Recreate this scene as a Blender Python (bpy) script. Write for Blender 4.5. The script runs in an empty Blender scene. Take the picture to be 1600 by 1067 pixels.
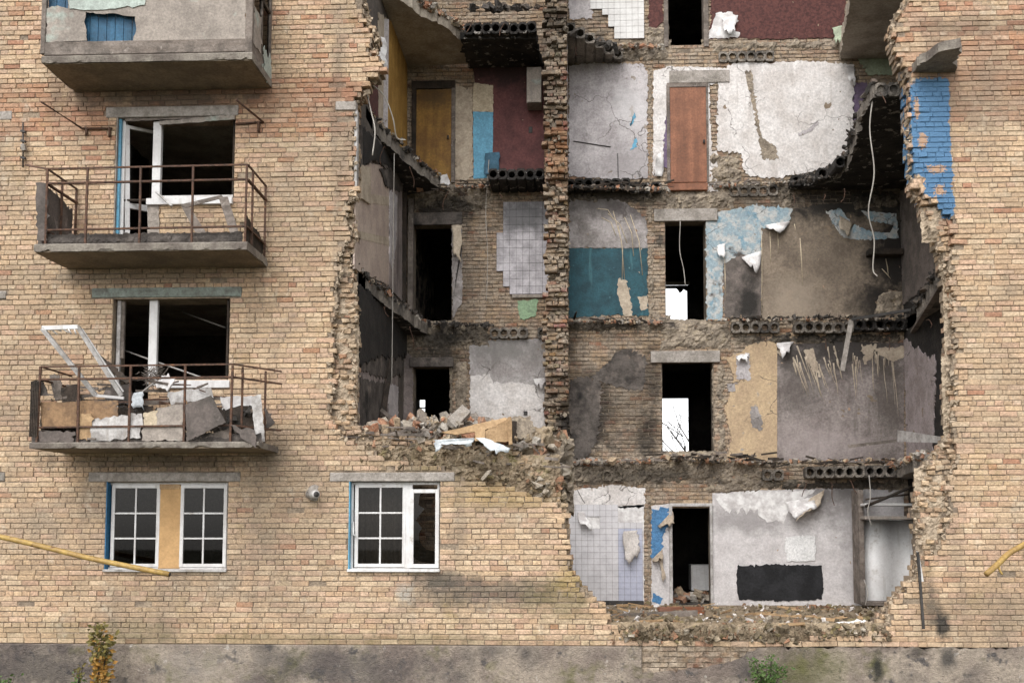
import bpy, bmesh, math, random
import numpy as np
from mathutils import Vector, Matrix, Euler, noise
random.seed(7); rng = np.random.default_rng(11)
R = math.radians
sc = bpy.context.scene
C = sc.collection

# ---------------------------------------------------------------- camera
FPX, PITCH, YAW = 1630.0, R(4.24), R(2.4)
SHX, SHY = -0.02, 0.11
CAM = Vector((0.0, -15.8, 2.5))
cam = bpy.data.cameras.new('camera'); camo = bpy.data.objects.new('camera', cam); C.objects.link(camo)
cam.sensor_width = 36; cam.lens = 36 * FPX / 1600; cam.shift_x = SHX; cam.shift_y = SHY
cam.clip_start = 0.1; cam.clip_end = 2000
camo.location = CAM; camo.rotation_euler = (math.pi/2 + PITCH, 0, YAW)
sc.camera = camo
ROT = Euler((math.pi/2 + PITCH, 0, YAW)).to_matrix()

# ---------------------------------------------------------------- sky, sun, exposure (overcast)
w = bpy.data.worlds.new('World'); sc.world = w; w.use_nodes = True
nt = w.node_tree; nt.nodes.clear()
sky = nt.nodes.new('ShaderNodeTexSky'); sky.sky_type = 'NISHITA'; sky.sun_disc = False
SUN_EL, SUN_AZ = R(48), R(200)
sky.sun_elevation = SUN_EL; sky.sun_rotation = SUN_AZ; sky.dust_density = 2.0; sky.air_density = 1.0; sky.ozone_density = 1
hs = nt.nodes.new('ShaderNodeHueSaturation'); hs.inputs['Saturation'].default_value = 0.08; hs.inputs['Value'].default_value = 1.9
bg = nt.nodes.new('ShaderNodeBackground'); bg.inputs['Strength'].default_value = 0.15
wo = nt.nodes.new('ShaderNodeOutputWorld')
nt.links.new(sky.outputs[0], hs.inputs['Color']); nt.links.new(hs.outputs[0], bg.inputs[0]); nt.links.new(bg.outputs[0], wo.inputs[0])
sun = bpy.data.lights.new('sun', 'SUN'); sun.energy = .8; sun.angle = R(40); sun.color = (1, .96, .9)
suno = bpy.data.objects.new('sun', sun); C.objects.link(suno)
sd = Vector((math.sin(SUN_AZ)*math.cos(SUN_EL), math.cos(SUN_AZ)*math.cos(SUN_EL), math.sin(SUN_EL)))
suno.rotation_euler = sd.to_track_quat('Z', 'Y').to_euler()
vs = sc.view_settings
vs.view_transform = 'Standard'; vs.look = 'None'; vs.exposure = 0.42; vs.gamma = 1; vs.use_curve_mapping = False

sc.cycles.max_bounces = 5; sc.cycles.diffuse_bounces = 3; sc.cycles.glossy_bounces = 2; sc.cycles.transparent_max_bounces = 8
# ---------------------------------------------------------------- photo point -> place on a real plane
def ray(px, py):
    x = ((px - 800)/1600 + SHX) * 1600/FPX; y = ((533.5 - py)/1600 + SHY) * 1600/FPX
    return ROT @ Vector((x, y, -1))
def at(px, py, Y):
    d = ray(px, py); return CAM + d * ((Y - CAM.y)/d.y)
def at_x(px, py, X):
    d = ray(px, py); return CAM + d * ((X - CAM.x)/d.x)
def at_z(px, py, Z):
    d = ray(px, py); return CAM + d * ((Z - CAM.z)/d.z)
def rect(x0, y0, x1, y1, Y):
    xm, ym = (x0+x1)/2, (y0+y1)/2
    return at(x0, ym, Y).x, at(x1, ym, Y).x, at(xm, y1, Y).z, at(xm, y0, Y).z   # xa, xb, zlow, zhigh

# ---------------------------------------------------------------- materials
def N(nt, t, **k):
    n = nt.nodes.new(t)
    for a, b in k.items():
        if a in n.inputs: n.inputs[a].default_value = b
        else: setattr(n, a, b)
    return n
def mixc(nt, fac, a, b, mode='MIX'):
    m = nt.nodes.new('ShaderNodeMix'); m.data_type = 'RGBA'; m.blend_type = mode
    for sock, v in ((m.inputs[0], fac), (m.inputs[6], a), (m.inputs[7], b)):
        if hasattr(v, 'is_output') or isinstance(v, bpy.types.NodeSocket): nt.links.new(v, sock)
        elif isinstance(v, (int, float)): sock.default_value = v
        else: sock.default_value = (*v, 1) if len(v) == 3 else v
    return m.outputs[2]
def maprange(nt, v, a, b, c=0., d=1.):
    m = N(nt, 'ShaderNodeMapRange'); m.inputs[1].default_value = a; m.inputs[2].default_value = b
    m.inputs[3].default_value = c; m.inputs[4].default_value = d; nt.links.new(v, m.inputs[0]); return m.outputs[0]
def math_(nt, op, a, b=0.):
    m = N(nt, 'ShaderNodeMath', operation=op)
    for i, v in enumerate((a, b)):
        if isinstance(v, bpy.types.NodeSocket): nt.links.new(v, m.inputs[i])
        else: m.inputs[i].default_value = v
    return m.outputs[0]
def nz(nt, pos, scale, detail=5, rough=.6, stretch=None, off=0.):
    detail = min(detail, 3)
    if stretch or off:
        mp = N(nt, 'ShaderNodeMapping'); mp.inputs['Scale'].default_value = stretch or (1, 1, 1); mp.inputs['Location'].default_value = (off, off, off)
        nt.links.new(pos, mp.inputs[0]); pos = mp.outputs[0]
    n = N(nt, 'ShaderNodeTexNoise', Scale=scale, Detail=detail, Roughness=rough); nt.links.new(pos, n.inputs['Vector']); return n.outputs['Fac']
def M(name, col, col2=None, scale=3., lo=.42, hi=.6, rough=.88, bump=.25, bscale=45, stains=(), drip=None, tint=False, fine=.25, grain=None, metal=0., spec=.3, patches=(), crack=0., island=None):
    """layered procedural surface: two-tone wear, fine mottling, stains and some painted shade at real places, drips, relief"""
    m = bpy.data.materials.new(name); m.use_nodes = True; nt = m.node_tree; nt.nodes.clear()
    out = N(nt, 'ShaderNodeOutputMaterial'); b = N(nt, 'ShaderNodeBsdfPrincipled'); nt.links.new(b.outputs[0], out.inputs[0])
    b.inputs['Roughness'].default_value = rough; b.inputs['Metallic'].default_value = metal; b.inputs['Specular IOR Level'].default_value = spec
    pos = N(nt, 'ShaderNodeNewGeometry').outputs['Position']
    if tint:
        a = N(nt, 'ShaderNodeAttribute', attribute_name='tint'); c = a.outputs['Color']
    else: c = (*col, 1)
    if island:
        cr = N(nt, 'ShaderNodeValToRGB'); cr.color_ramp.interpolation = 'CONSTANT'
        for i, q in enumerate(island):
            e = cr.color_ramp.elements[i] if i < 2 else cr.color_ramp.elements.new(i/len(island))
            e.position = i/len(island); e.color = (*q, 1)
        nt.links.new(N(nt, 'ShaderNodeNewGeometry').outputs['Random Per Island'], cr.inputs[0]); c = cr.outputs[0]
    if col2 is not None:
        n1 = nz(nt, pos, scale, 6, .65); c = mixc(nt, maprange(nt, n1, lo, hi), c, col2)
    for (pc, ps, plo, phi, off) in patches:                       # worn patches of another tone
        n1 = nz(nt, pos, ps, 6, .7, None, off); c = mixc(nt, maprange(nt, n1, plo, phi), c, pc)
    if grain:                                                     # wood grain / brushed, stretched noise
        g = nz(nt, pos, 9, 4, .6, grain); c = mixc(nt, maprange(nt, g, .35, .65, 0, .55), c, mixc(nt, 1., c, (.45, .4, .36), 'MULTIPLY'))
    if fine:
        n2 = nz(nt, pos, 26, 6, .7); f = maprange(nt, n2, .3, .7, 1-fine, 1+fine)
        cc = N(nt, 'ShaderNodeCombineColor'); [nt.links.new(f, cc.inputs[i]) for i in range(3)]
        c = mixc(nt, 1., c, cc.outputs[0], 'MULTIPLY')
    if drip:
        dc, ds, dlo, dhi = drip
        n3 = nz(nt, pos, ds, 4, .6, (1, 1, .12)); c = mixc(nt, maprange(nt, n3, dlo, dhi), c, dc)
    if stains:
        nb = nz(nt, pos, 2.2, 6, .65, None, 3.3); nb2 = nz(nt, pos, 11, 4, .65, None, 1.7)
        wob = math_(nt, 'ADD', math_(nt, 'MULTIPLY', math_(nt, 'SUBTRACT', nb, .5), 1.5), math_(nt, 'MULTIPLY', math_(nt, 'SUBTRACT', nb2, .5), .9))
        for (scol, px, py, Y, rx, ry, st, *bx) in stains:
            p = at(px, py, Y); k = 103 * 15.8/(15.8+Y)
            mp = N(nt, 'ShaderNodeMapping'); mp.vector_type = 'POINT'
            sx, sz = k/rx, k/ry
            mp.inputs['Scale'].default_value = (sx, 0, sz); mp.inputs['Location'].default_value = (-p.x*sx, 0, -p.z*sz)
            nt.links.new(pos, mp.inputs[0])
            ln = N(nt, 'ShaderNodeVectorMath', operation='LENGTH'); nt.links.new(mp.outputs[0], ln.inputs[0])
            v = math_(nt, 'ADD', ln.outputs['Value'], wob)
            if len(bx) > 1:
                v = math_(nt, 'ADD', ln.outputs['Value'], math_(nt, 'MULTIPLY', math_(nt, 'SUBTRACT', nz(nt, pos, 22, 3, .7, None, 6.), .5), 3.2)); c = mixc(nt, maprange(nt, v, .9, .8, 0, st), c, scol); continue
            if bx:
                ab = N(nt, 'ShaderNodeVectorMath', operation='ABSOLUTE'); nt.links.new(mp.outputs[0], ab.inputs[0]); sp = N(nt, 'ShaderNodeSeparateXYZ'); nt.links.new(ab.outputs[0], sp.inputs[0])
                v = math_(nt, 'ADD', math_(nt, 'MAXIMUM', sp.outputs[0], sp.outputs[2]), math_(nt, 'MULTIPLY', math_(nt, 'ADD', wob, math_(nt, 'MULTIPLY', math_(nt, 'SUBTRACT', nb2, .5), 1.2)), bx[0]))
                c = mixc(nt, maprange(nt, v, 1.01, .97, 0, st), c, scol); continue
            c = mixc(nt, maprange(nt, v, 1.1, .35, 0, st), c, scol)
    if crack:
        wv = N(nt, 'ShaderNodeTexNoise', Scale=3.0, Detail=3); nt.links.new(pos, wv.inputs['Vector'])
        ad = N(nt, 'ShaderNodeVectorMath', operation='MULTIPLY_ADD'); nt.links.new(wv.outputs['Color'], ad.inputs[0]); ad.inputs[1].default_value = (.5, .5, .5); nt.links.new(pos, ad.inputs[2])
        vo = N(nt, 'ShaderNodeTexVoronoi', feature='DISTANCE_TO_EDGE', Scale=crack); nt.links.new(ad.outputs[0], vo.inputs['Vector'])
        gate = maprange(nt, nz(nt, pos, 1.3, 2, .5, None, 17.), .46, .56)
        c = mixc(nt, math_(nt, 'MULTIPLY', maprange(nt, vo.outputs['Distance'], .012, .004, 0, .75), gate), c, (.07, .058, .05))
    if isinstance(c, tuple): b.inputs['Base Color'].default_value = c
    else: nt.links.new(c, b.inputs['Base Color'])
    if bump:
        n4 = nz(nt, pos, bscale, 6, .65); n5 = nz(nt, pos, bscale*.22, 4, .6)
        h = math_(nt, 'ADD', n4, math_(nt, 'MULTIPLY', n5, 1.6))
        bp = N(nt, 'ShaderNodeBump', Strength=bump, Distance=.03); nt.links.new(h, bp.inputs['Height']); nt.links.new(bp.outputs[0], b.inputs['Normal'])
    return m
SOOT_SHADE = (.012, .011, .010); GRIME = (.07, .06, .05)  # black used for soot and for shade painted under slab edges
mt = {}
fac_blue = [((.09, .185, .31), 1454, 200, 0, 31, 80, 1., .22), ((.085, .175, .295), 1466, 280, 0, 22, 26, 1., .5), ((.085, .175, .295), 1478, 318, 0, 12, 24, 1., .6)]
fac_blue += [((.42, .27, .175), x, y, 0, rx, ry, .95, 0, 1) for x, y, rx, ry in ((1442,220,8,14),(1464,264,16,7),(1468,298,10,10),(1432,170,5,20))]
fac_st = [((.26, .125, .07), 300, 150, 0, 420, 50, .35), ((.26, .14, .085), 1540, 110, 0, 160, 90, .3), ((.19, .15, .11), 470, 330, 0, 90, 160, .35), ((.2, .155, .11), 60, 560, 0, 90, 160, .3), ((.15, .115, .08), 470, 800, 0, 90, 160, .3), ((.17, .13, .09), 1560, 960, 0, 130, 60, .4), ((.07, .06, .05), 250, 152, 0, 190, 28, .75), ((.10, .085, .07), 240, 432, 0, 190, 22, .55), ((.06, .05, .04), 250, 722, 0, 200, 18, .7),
          ((.06, .055, .05), 760, 925, 0, 150, 30, .7), ((.07, .065, .055), 690, 905, 0, 70, 14, .6), ((.02, .02, .02), 1472, 978, 0, 13, 26, .9), ((.05, .045, .04), 1456, 940, 0, 14, 46, .7),
          ((.13, .11, .05), 870, 940, 0, 60, 40, .6), ((.26, .18, .05), 780, 775, 0, 110, 26, .45), ((.30, .21, .06), 890, 905, 0, 30, 26, .5), ((.10, .10, .04), 180, 985, 0, 220, 22, .3), ((.10, .09, .04), 560, 1000, 0, 420, 14, .5),
          ((.10, .09, .045), 720, 735, 0, 170, 30, .55), ((.36, .34, .3), 632, 925, 0, 20, 20, .7), ((.06, .055, .045), 1560, 40, 0, 200, 18, .35)]
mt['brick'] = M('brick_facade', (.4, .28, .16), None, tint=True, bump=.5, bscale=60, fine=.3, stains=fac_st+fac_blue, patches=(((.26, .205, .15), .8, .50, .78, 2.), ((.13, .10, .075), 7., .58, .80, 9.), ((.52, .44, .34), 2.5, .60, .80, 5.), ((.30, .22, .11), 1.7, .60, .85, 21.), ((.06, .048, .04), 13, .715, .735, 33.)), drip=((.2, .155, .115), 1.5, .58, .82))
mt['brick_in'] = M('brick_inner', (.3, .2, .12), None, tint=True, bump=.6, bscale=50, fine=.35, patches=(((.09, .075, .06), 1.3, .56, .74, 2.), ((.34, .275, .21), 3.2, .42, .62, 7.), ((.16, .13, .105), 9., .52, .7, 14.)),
    stains=[(SOOT_SHADE, 690, 330, 5, 80, 45, .9), (SOOT_SHADE, 900, 690, 5, 50, 70, .9), ((.05, .042, .036), 960, 640, 5, 130, 110, .5), ((.05, .042, .036), 700, 430, 5, 60, 120, .5), (SOOT_SHADE, 960, 745, 5, 90, 24, .6), (SOOT_SHADE, 1010, 690, 5, 26, 50, .75), (SOOT_SHADE, 690, 560, 5, 70, 34, .85), (SOOT_SHADE, 1330, 300, 5, 130, 50, .9), (SOOT_SHADE, 960, 305, 5, 110, 24, .8), (SOOT_SHADE, 1100, 515, 5, 60, 22, .6), (SOOT_SHADE, 870, 60, 4, 60, 60, .7), (SOOT_SHADE, 1020, 600, 5, 24, 60, .6), (SOOT_SHADE, 925, 640, 5, 50, 80, .7), (SOOT_SHADE, 860, 170, 4, 40, 90, .5), (SOOT_SHADE, 1200, 330, 5, 150, 25, .6), ((.30, .14, .06), 870, 250, 4, 30, 60, .5)])  # soot, plus slab shadow painted in near the floor lines
mt['mortar'] = M('mortar', (.30, .235, .17), (.18, .14, .105), bump=.8, bscale=30, stains=fac_st[:12]+fac_blue)
mt['mortar_in'] = M('mortar_inner', (.22, .175, .13), (.12, .095, .075), bump=.8, bscale=30, patches=(((.05, .043, .037), 1.3, .55, .72, 2.),))
mt['rough'] = M('rough_mortar', (.31, .255, .195), (.19, .155, .12), scale=4, bump=1., bscale=26, patches=(((.38, .31, .22), 7, .55, .7, 4.), ((.06, .05, .045), 2, .58, .72, 8.)),
    stains=[(SOOT_SHADE, 960, 305, 5, 110, 22, .85), (SOOT_SHADE, 1290, 525, 5, 170, 24, .85), (SOOT_SHADE, 940, 512, 5, 80, 14, .6), (SOOT_SHADE, 1000, 745, 5, 130, 20, .6), (SOOT_SHADE, 1310, 758, 5, 130, 20, .8), (SOOT_SHADE, 740, 520, 5, 90, 22, .6), (SOOT_SHADE, 680, 530, 5, 60, 26, .8), (SOOT_SHADE, 1330, 300, 5, 130, 40, .9), (SOOT_SHADE, 700, 325, 5, 70, 30, .8), (SOOT_SHADE, 900, 70, 4, 120, 50, .6)])  # floor-line bands: soot and under-slab shade put into the colour
mt['moss'] = M('mossy_rubble', (.29, .225, .15), (.2, .15, .1), scale=3, bump=1., bscale=30, patches=(((.15, .13, .05), 2.5, .60, .74, 4.), ((.36, .29, .21), 9, .54, .66, 8.), ((.10, .075, .05), 6, .6, .7, 14.)))
mt['concrete'] = M('concrete', (.30, .26, .225), (.2, .17, .145), bump=.5, bscale=40, drip=((.10, .09, .08), 5, .56, .72))
mt['balcony'] = M('balcony_concrete', (.21, .185, .155), (.12, .10, .085), scale=2.5, bump=.5, bscale=35, patches=(((.07, .06, .05), 3, .6, .75, 1.),))
mt['underside'] = M('balcony_underside', (.20, .155, .11), (.14, .11, .08), scale=2, bump=.3, bscale=40)
mt['plinth'] = M('plinth_render', (.30, .25, .20), (.17, .135, .115), scale=1.0, bump=.9, bscale=50, patches=(((.13, .12, .055), 1.6, .56, .72, 3.), ((.40, .36, .32), 6, .64, .72, 6.), ((.08, .07, .066), .8, .54, .74, 12.), ((.09, .08, .075), 4., .58, .68, 31.)),
    stains=[((.02, .02, .018), 1370, 1040, 0, 12, 30, .9), ((.03, .03, .03), 1480, 1030, 0, 16, 22, .8), ((.035, .03, .03), 1430, 1020, 0, 20, 12, .7), ((.10, .10, .035), 1260, 1050, 0, 80, 40, .6), ((.045, .04, .04), 60, 1040, 0, 150, 50, .7), ((.06, .055, .055), 530, 1045, 0, 170, 40, .6), ((.3, .26, .22), 320, 1040, 0, 90, 40, .6)])
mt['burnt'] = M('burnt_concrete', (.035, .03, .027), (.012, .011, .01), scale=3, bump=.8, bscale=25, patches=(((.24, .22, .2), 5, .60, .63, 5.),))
mt['slab'] = M('slab_concrete', (.23, .20, .17), (.12, .105, .09), scale=2.5, bump=.9, bscale=28, patches=(((.03, .027, .025), 1.6, .53, .68, 3.),))
mt['ceiling'] = M('whitewashed_ceiling', (.36, .31, .25), (.24, .2, .16), scale=2, bump=.2)
mt['lintel'] = M('lintel_concrete', (.33, .295, .265), (.22, .195, .17), scale=4, bump=.5)
mt['lintel_green'] = M('lintel_green', (.22, .25, .22), (.15, .155, .135), scale=5, bump=.4)
mt['p_white'] = M('plaster_white', (.62, .585, .565), (.50, .46, .435), scale=1.6, bump=.22, bscale=30, drip=((.34, .3, .27), 4, .6, .78), patches=(((.21, .16, .115), 1.9, .665, .675, 40.), ((.24, .2, .165), 6.5, .70, .71, 50.), ((.30, .27, .24), 5, .66, .8, 4.),), crack=1.1)
mt['p_white2'] = M('plaster_smoked', (.36, .335, .325), (.27, .245, .235), scale=1.8, bump=.25, drip=((.2, .18, .17), 5, .56, .74), stains=[((.16, .15, .14), 790, 548, 5, 75, 26, .75), ((.3, .25, .2), 770, 640, 5, 90, 14, .4)], patches=(((.21, .16, .115), 1.9, .665, .675, 40.), ((.24, .2, .165), 6.5, .70, .71, 50.)), crack=1.1)
mt['p_grey'] = M('plaster_grey', (.45, .415, .415), (.33, .30, .30), scale=1.8, bump=.25, patches=(((.21, .16, .115), 1.9, .665, .675, 40.), ((.24, .2, .165), 6.5, .70, .71, 50.), ((.25, .23, .22), 3, .6, .75, 7.),), stains=[((.25, .23, .23), 985, 260, 5, 60, 50, .6), ((.62, .6, .6), 990, 170, 5, 40, 50, .5)], crack=1.1)
mt['p_smoke'] = M('plaster_burnt', (.33, .30, .29), (.18, .16, .15), scale=2, bump=.3, stains=[((.09, .08, .075), 930, 320, 5, 70, 24, .8), ((.05, .04, .04), 990, 330, 5, 50, 20, .7)], patches=(((.21, .16, .115), 1.9, .665, .675, 40.), ((.24, .2, .165), 6.5, .70, .71, 50.)), crack=1.1)
mt['p_dark'] = M('plaster_dark', (.10, .085, .075), (.05, .042, .037), scale=3, bump=.6, bscale=25, patches=(((.17, .14, .12), 2.2, .55, .7, 3.), ((.015, .014, .013), 1.7, .56, .7, 8.)))
mt['p_left'] = M('plaster_left_room', (.27, .225, .21), (.17, .14, .13), scale=1.5, bump=.3, drip=((.05, .04, .035), 3, .55, .7), patches=(((.21, .16, .115), 1.9, .665, .675, 40.), ((.24, .2, .165), 6.5, .70, .71, 50.)), crack=1.1)
mt['p_tan'] = M('plaster_tan', (.44, .325, .205), (.37, .27, .175), scale=2, bump=.25, patches=(((.21, .16, .115), 1.9, .665, .675, 40.), ((.24, .2, .165), 6.5, .70, .71, 50.), ((.30, .27, .24), 2.6, .66, .70, 2.),), crack=1.1)
mt['paper_mauve'] = M('wallpaper_mauve_grey', (.255, .22, .205), (.18, .15, .14), scale=2.2, bump=.25, bscale=80, fine=.35, stains=[((.035, .03, .027), 1310, 545, 5, 150, 48, .92), ((.07, .06, .053), 1250, 600, 5, 60, 60, .55), ((.06, .05, .04), 1390, 620, 5, 30, 110, .6), ((.34, .29, .28), 1280, 690, 5, 80, 40, .5)], drip=((.12, .10, .09), 6, .58, .75), patches=(((.21, .16, .115), 1.9, .665, .675, 40.), ((.24, .2, .165), 6.5, .70, .71, 50.)))
mt['paper_pink'] = M('wallpaper_pinkish', (.33, .28, .275), (.24, .2, .19), bump=.25, bscale=80, patches=(((.21, .16, .115), 1.9, .665, .675, 40.), ((.24, .2, .165), 6.5, .70, .71, 50.)), crack=1.1)
mt['paper_brown'] = M('wallpaper_burnt_brown', (.215, .17, .128), (.15, .118, .09), scale=2, bump=.25, bscale=70, fine=.3, stains=[((.014, .012, .011), 1400, 400, 5, 52, 110, .95), ((.02, .017, .015), 1375, 478, 5, 60, 40, .9), ((.02, .018, .016), 1310, 322, 5, 150, 34, .95), ((.07, .055, .042), 1290, 400, 5, 70, 60, .4), ((.30, .245, .19), 1240, 470, 5, 55, 40, .6), ((.02, .018, .016), 1165, 470, 5, 26, 50, .9)], patches=(((.21, .16, .115), 1.9, .665, .675, 40.), ((.24, .2, .165), 6.5, .70, .71, 50.)))
mt['paper_sooty'] = M('wallpaper_sooty_grey', (.17, .14, .125), (.10, .085, .075), bump=.3, stains=[((.02, .018, .016), 1170, 470, 5, 24, 44, .95)])
mt['p_bluewhite'] = M('paint_pale_blue', (.26, .33, .365), (.42, .415, .40), scale=5, lo=.45, hi=.58, bump=.3, patches=(((.21, .16, .115), 1.9, .665, .675, 40.), ((.24, .2, .165), 6.5, .70, .71, 50.), ((.17, .27, .33), 4, .56, .66, 6.), ((.08, .07, .065), 2.5, .6, .72, 9.)), crack=1.1)
mt['teal'] = M('paint_teal', (.014, .066, .085), (.009, .042, .056), scale=3, bump=.25, rough=.6, patches=(((.10, .2, .22), 8, .68, .74, 4.),), drip=((.045, .13, .15), 8, .6, .75))
mt['skyblue'] = M('paint_sky_blue', (.12, .33, .47), (.10, .27, .39), bump=.15, rough=.6)
mt['facade_blue'] = M('paint_facade_blue', (.07, .19, .36), (.06, .155, .29), bump=.5, rough=.6, bscale=60)
mt['maroon'] = M('paint_maroon', (.125, .05, .048), (.085, .036, .035), scale=2, bump=.2, stains=[((.025, .016, .015), 800, 110, 5, 120, 40, .85)])
mt['maroon_paper'] = M('wallpaper_maroon', (.105, .042, .036), (.065, .027, .025), scale=18, bump=.4, bscale=60)
mt['cream'] = M('paint_cream', (.48, .40, .29), (.38, .31, .22), bump=.15)
mt['yellow_wood'] = M('yellow_door_wood', (.27, .145, .03), (.20, .10, .022), bump=.15, grain=(1, 1, .06), rough=.6, stains=[((.06, .035, .012), 676, 150, 5, 50, 26, .7)])
mt['yellow_board'] = M('yellow_board', (.46, .27, .075), (.36, .2, .05), bump=.1, grain=(1, 1, .06), rough=.6)
mt['door_brown'] = M('brown_door_veneer', (.25, .10, .05), (.2, .078, .038), bump=.08, grain=(1, 1, .05), rough=.5)
mt['purple'] = M('wallpaper_purple', (.15, .11, .17), (.11, .08, .12))
mt['green'] = M('paint_pale_green', (.33, .38, .27), (.27, .30, .22), bump=.2)
mt['green2'] = M('paint_leaf_green', (.25, .35, .22), (.2, .27, .18), bump=.3)
mt['tile_white'] = M('tile_white', (.60, .585, .565), (.52, .5, .48), rough=.25, bump=.03, fine=.06, spec=.5)
mt['tile_lilac'] = M('tile_lilac', (.55, .53, .54), (.48, .46, .47), rough=.25, bump=.03, fine=.06, spec=.5)
mt['tile_blue'] = M('tile_blue', (.40, .41, .50), (.36, .37, .45), rough=.25, bump=.03, fine=.06, spec=.5)
mt['tile_smoked'] = M('tile_smoked', (.46, .43, .45), (.30, .28, .29), rough=.35, bump=.05, fine=.15, stains=[((.07, .065, .065), 815, 340, 5, 70, 32, .8)])
mt['grout'] = M('grout', (.26, .235, .225), (.19, .17, .16))
mt['soot_black'] = M('heavy_soot', (.017, .015, .014), (.03, .026, .023), bump=.4)
mt['grout_dark'] = M('grout_sooty', (.07, .063, .06), (.05, .045, .042))
mt['tile_beige'] = M('tile_beige', (.46, .37, .31), (.36, .28, .24), rough=.5, bump=.1)
mt['paper_white'] = M('paper_torn_white', (.68, .66, .645), (.45, .42, .41), scale=4, bump=.15, fine=.1)
mt['paper_buff'] = M('paper_torn_buff', (.42, .35, .27), (.32, .26, .2), bump=.15)
mt['mural_wall'] = M('wallpaper_pale_grey', (.54, .51, .505), (.46, .43, .425), scale=2.2, bump=.35, bscale=90, fine=.16, stains=[((.20, .185, .18), 1320, 790, 5, 50, 60, .75), ((.26, .24, .235), 1335, 880, 5, 22, 90, .45), ((.2, .185, .18), 1170, 812, 5, 90, 26, .6), ((.12, .11, .105), 1300, 775, 5, 60, 26, .7)])
mt['black_paint'] = M('black_spray_paint', (.012, .012, .013), (.022, .022, .024), bump=.35, bscale=90)
mt['white_paint'] = M('white_spray_paint', (.66, .65, .64), (.6, .59, .58), bump=.3, bscale=90)
mt['wood_grey'] = M('weathered_wood', (.22, .185, .16), (.13, .11, .095), bump=.4, grain=(.12, 1, 1), patches=(((.34, .3, .27), 5, .62, .72, 3.),))
mt['wood_dark'] = M('charred_wood', (.06, .045, .035), (.03, .025, .02), bump=.5, grain=(1, 1, .2))
mt['wood_brown'] = M('chipboard_brown', (.25, .155, .085), (.17, .105, .06), scale=4, bump=.2, patches=(((.10, .075, .06), 3, .6, .72, 2.),))
mt['wood_tan'] = M('plywood_tan', (.44, .30, .17), (.34, .225, .125), bump=.2, grain=(.1, 1, 1))
mt['board_grey'] = M('fibre_board_grey', (.115, .095, .085), (.07, .06, .053), bump=.2, patches=(((.24, .2, .18), 3, .6, .72, 2.),))
mt['sheet_grey'] = M('asbestos_sheet_grey', (.30, .26, .225), (.22, .19, .165), scale=3, bump=.25, patches=(((.31, .36, .32), 1.6, .58, .70, 5.), ((.18, .155, .135), 2.4, .62, .75, 2.)), drip=((.2, .18, .16), 5, .6, .75))
mt['sheet_green'] = M('sheet_peeling_green', (.38, .43, .39), (.3, .33, .3), bump=.2)
mt['rust'] = M('rusty_steel', (.10, .052, .033), (.055, .033, .024), scale=14, bump=.4, rough=.8, patches=(((.17, .08, .04), 9, .6, .7, 2.),))
mt['metal_dark'] = M('dark_steel', (.05, .045, .042), (.03, .027, .025), rough=.6, bump=.2)
mt['pvc'] = M('white_pvc', (.60, .59, .58), (.53, .51, .5), scale=3, rough=.4, bump=.03, fine=.08, drip=((.40, .37, .34), 7, .56, .78), patches=(((.36, .33, .3), 5, .62, .76, 3.),))
mt['pvc_dirty'] = M('dirty_white_frame', (.42, .40, .385), (.26, .24, .225), scale=5, rough=.5, bump=.12, drip=((.26, .23, .2), 7, .56, .74))
mt['blue_reveal'] = M('paint_blue_reveal', (.03, .135, .26), (.025, .11, .21), rough=.6)
mt['blue_boards'] = M('blue_boards', (.025, .10, .18), (.02, .075, .14), rough=.6, grain=(1, 1, .08))
mt['orange'] = M('orange_panel', (.47, .29, .135), (.41, .25, .115), scale=2.5, bump=.15, fine=.12)
mt['yellow_pipe'] = M('yellow_gas_pipe', (.37, .245, .075), (.28, .175, .06), scale=6, rough=.5, bump=.15, patches=(((.16, .085, .04), 7, .62, .7, 3.),))
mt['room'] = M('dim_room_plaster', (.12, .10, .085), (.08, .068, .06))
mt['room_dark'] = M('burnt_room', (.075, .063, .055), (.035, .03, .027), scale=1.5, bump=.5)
mt['curtain'] = M('curtain_cloth', (.22, .2, .185), (.15, .14, .13), bump=.1)
mt['cloth'] = M('pale_cloth', (.5, .46, .43), (.4, .36, .33), bump=.2)
mt['cable'] = M('white_cable', (.42, .39, .35), (.33, .3, .27), bump=0, fine=0)
mt['cable_dark'] = M('dark_cable', (.10, .09, .08), None, bump=0, fine=0)
mt['plastic'] = M('plastic_sheet_white', (.52, .55, .565), (.40, .42, .435), rough=.4, bump=.1)
mt['rubber_blue'] = M('faded_blue_cloth', (.06, .13, .19), (.04, .09, .13))
mt['ground'] = M('earth_and_grass', (.10, .085, .055), (.06, .07, .03), scale=1.5, bump=.8)
mt['leaf_green'] = M('leaf_green', (.05, .10, .025), (.08, .12, .03), scale=20, bump=0, rough=.6)
mt['leaf_orange'] = M('leaf_autumn', (.33, .16, .03), (.22, .13, .03), scale=20, bump=0, rough=.6)
mt['leaf_olive'] = M('leaf_olive', (.11, .10, .03), (.16, .12, .03), scale=20, bump=0, rough=.6)
mt['bark'] = M('bark', (.07, .055, .045), (.04, .032, .028), bump=.5)
mt['chunk'] = M('broken_masonry', (.33, .27, .2), (.2, .165, .13), scale=9, lo=.5, hi=.75, bump=.8, island=((.36, .29, .21), (.30, .255, .205), (.38, .21, .13), (.42, .38, .33), (.24, .2, .165), (.40, .30, .2), (.33, .16, .095), (.27, .24, .21)))
mt['chunk_dark'] = M('burnt_masonry', (.10, .085, .075), (.045, .04, .035), scale=9, bump=.8, island=((.09, .078, .07), (.05, .044, .04), (.15, .125, .105), (.035, .031, .028), (.12, .09, .07)))
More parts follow.
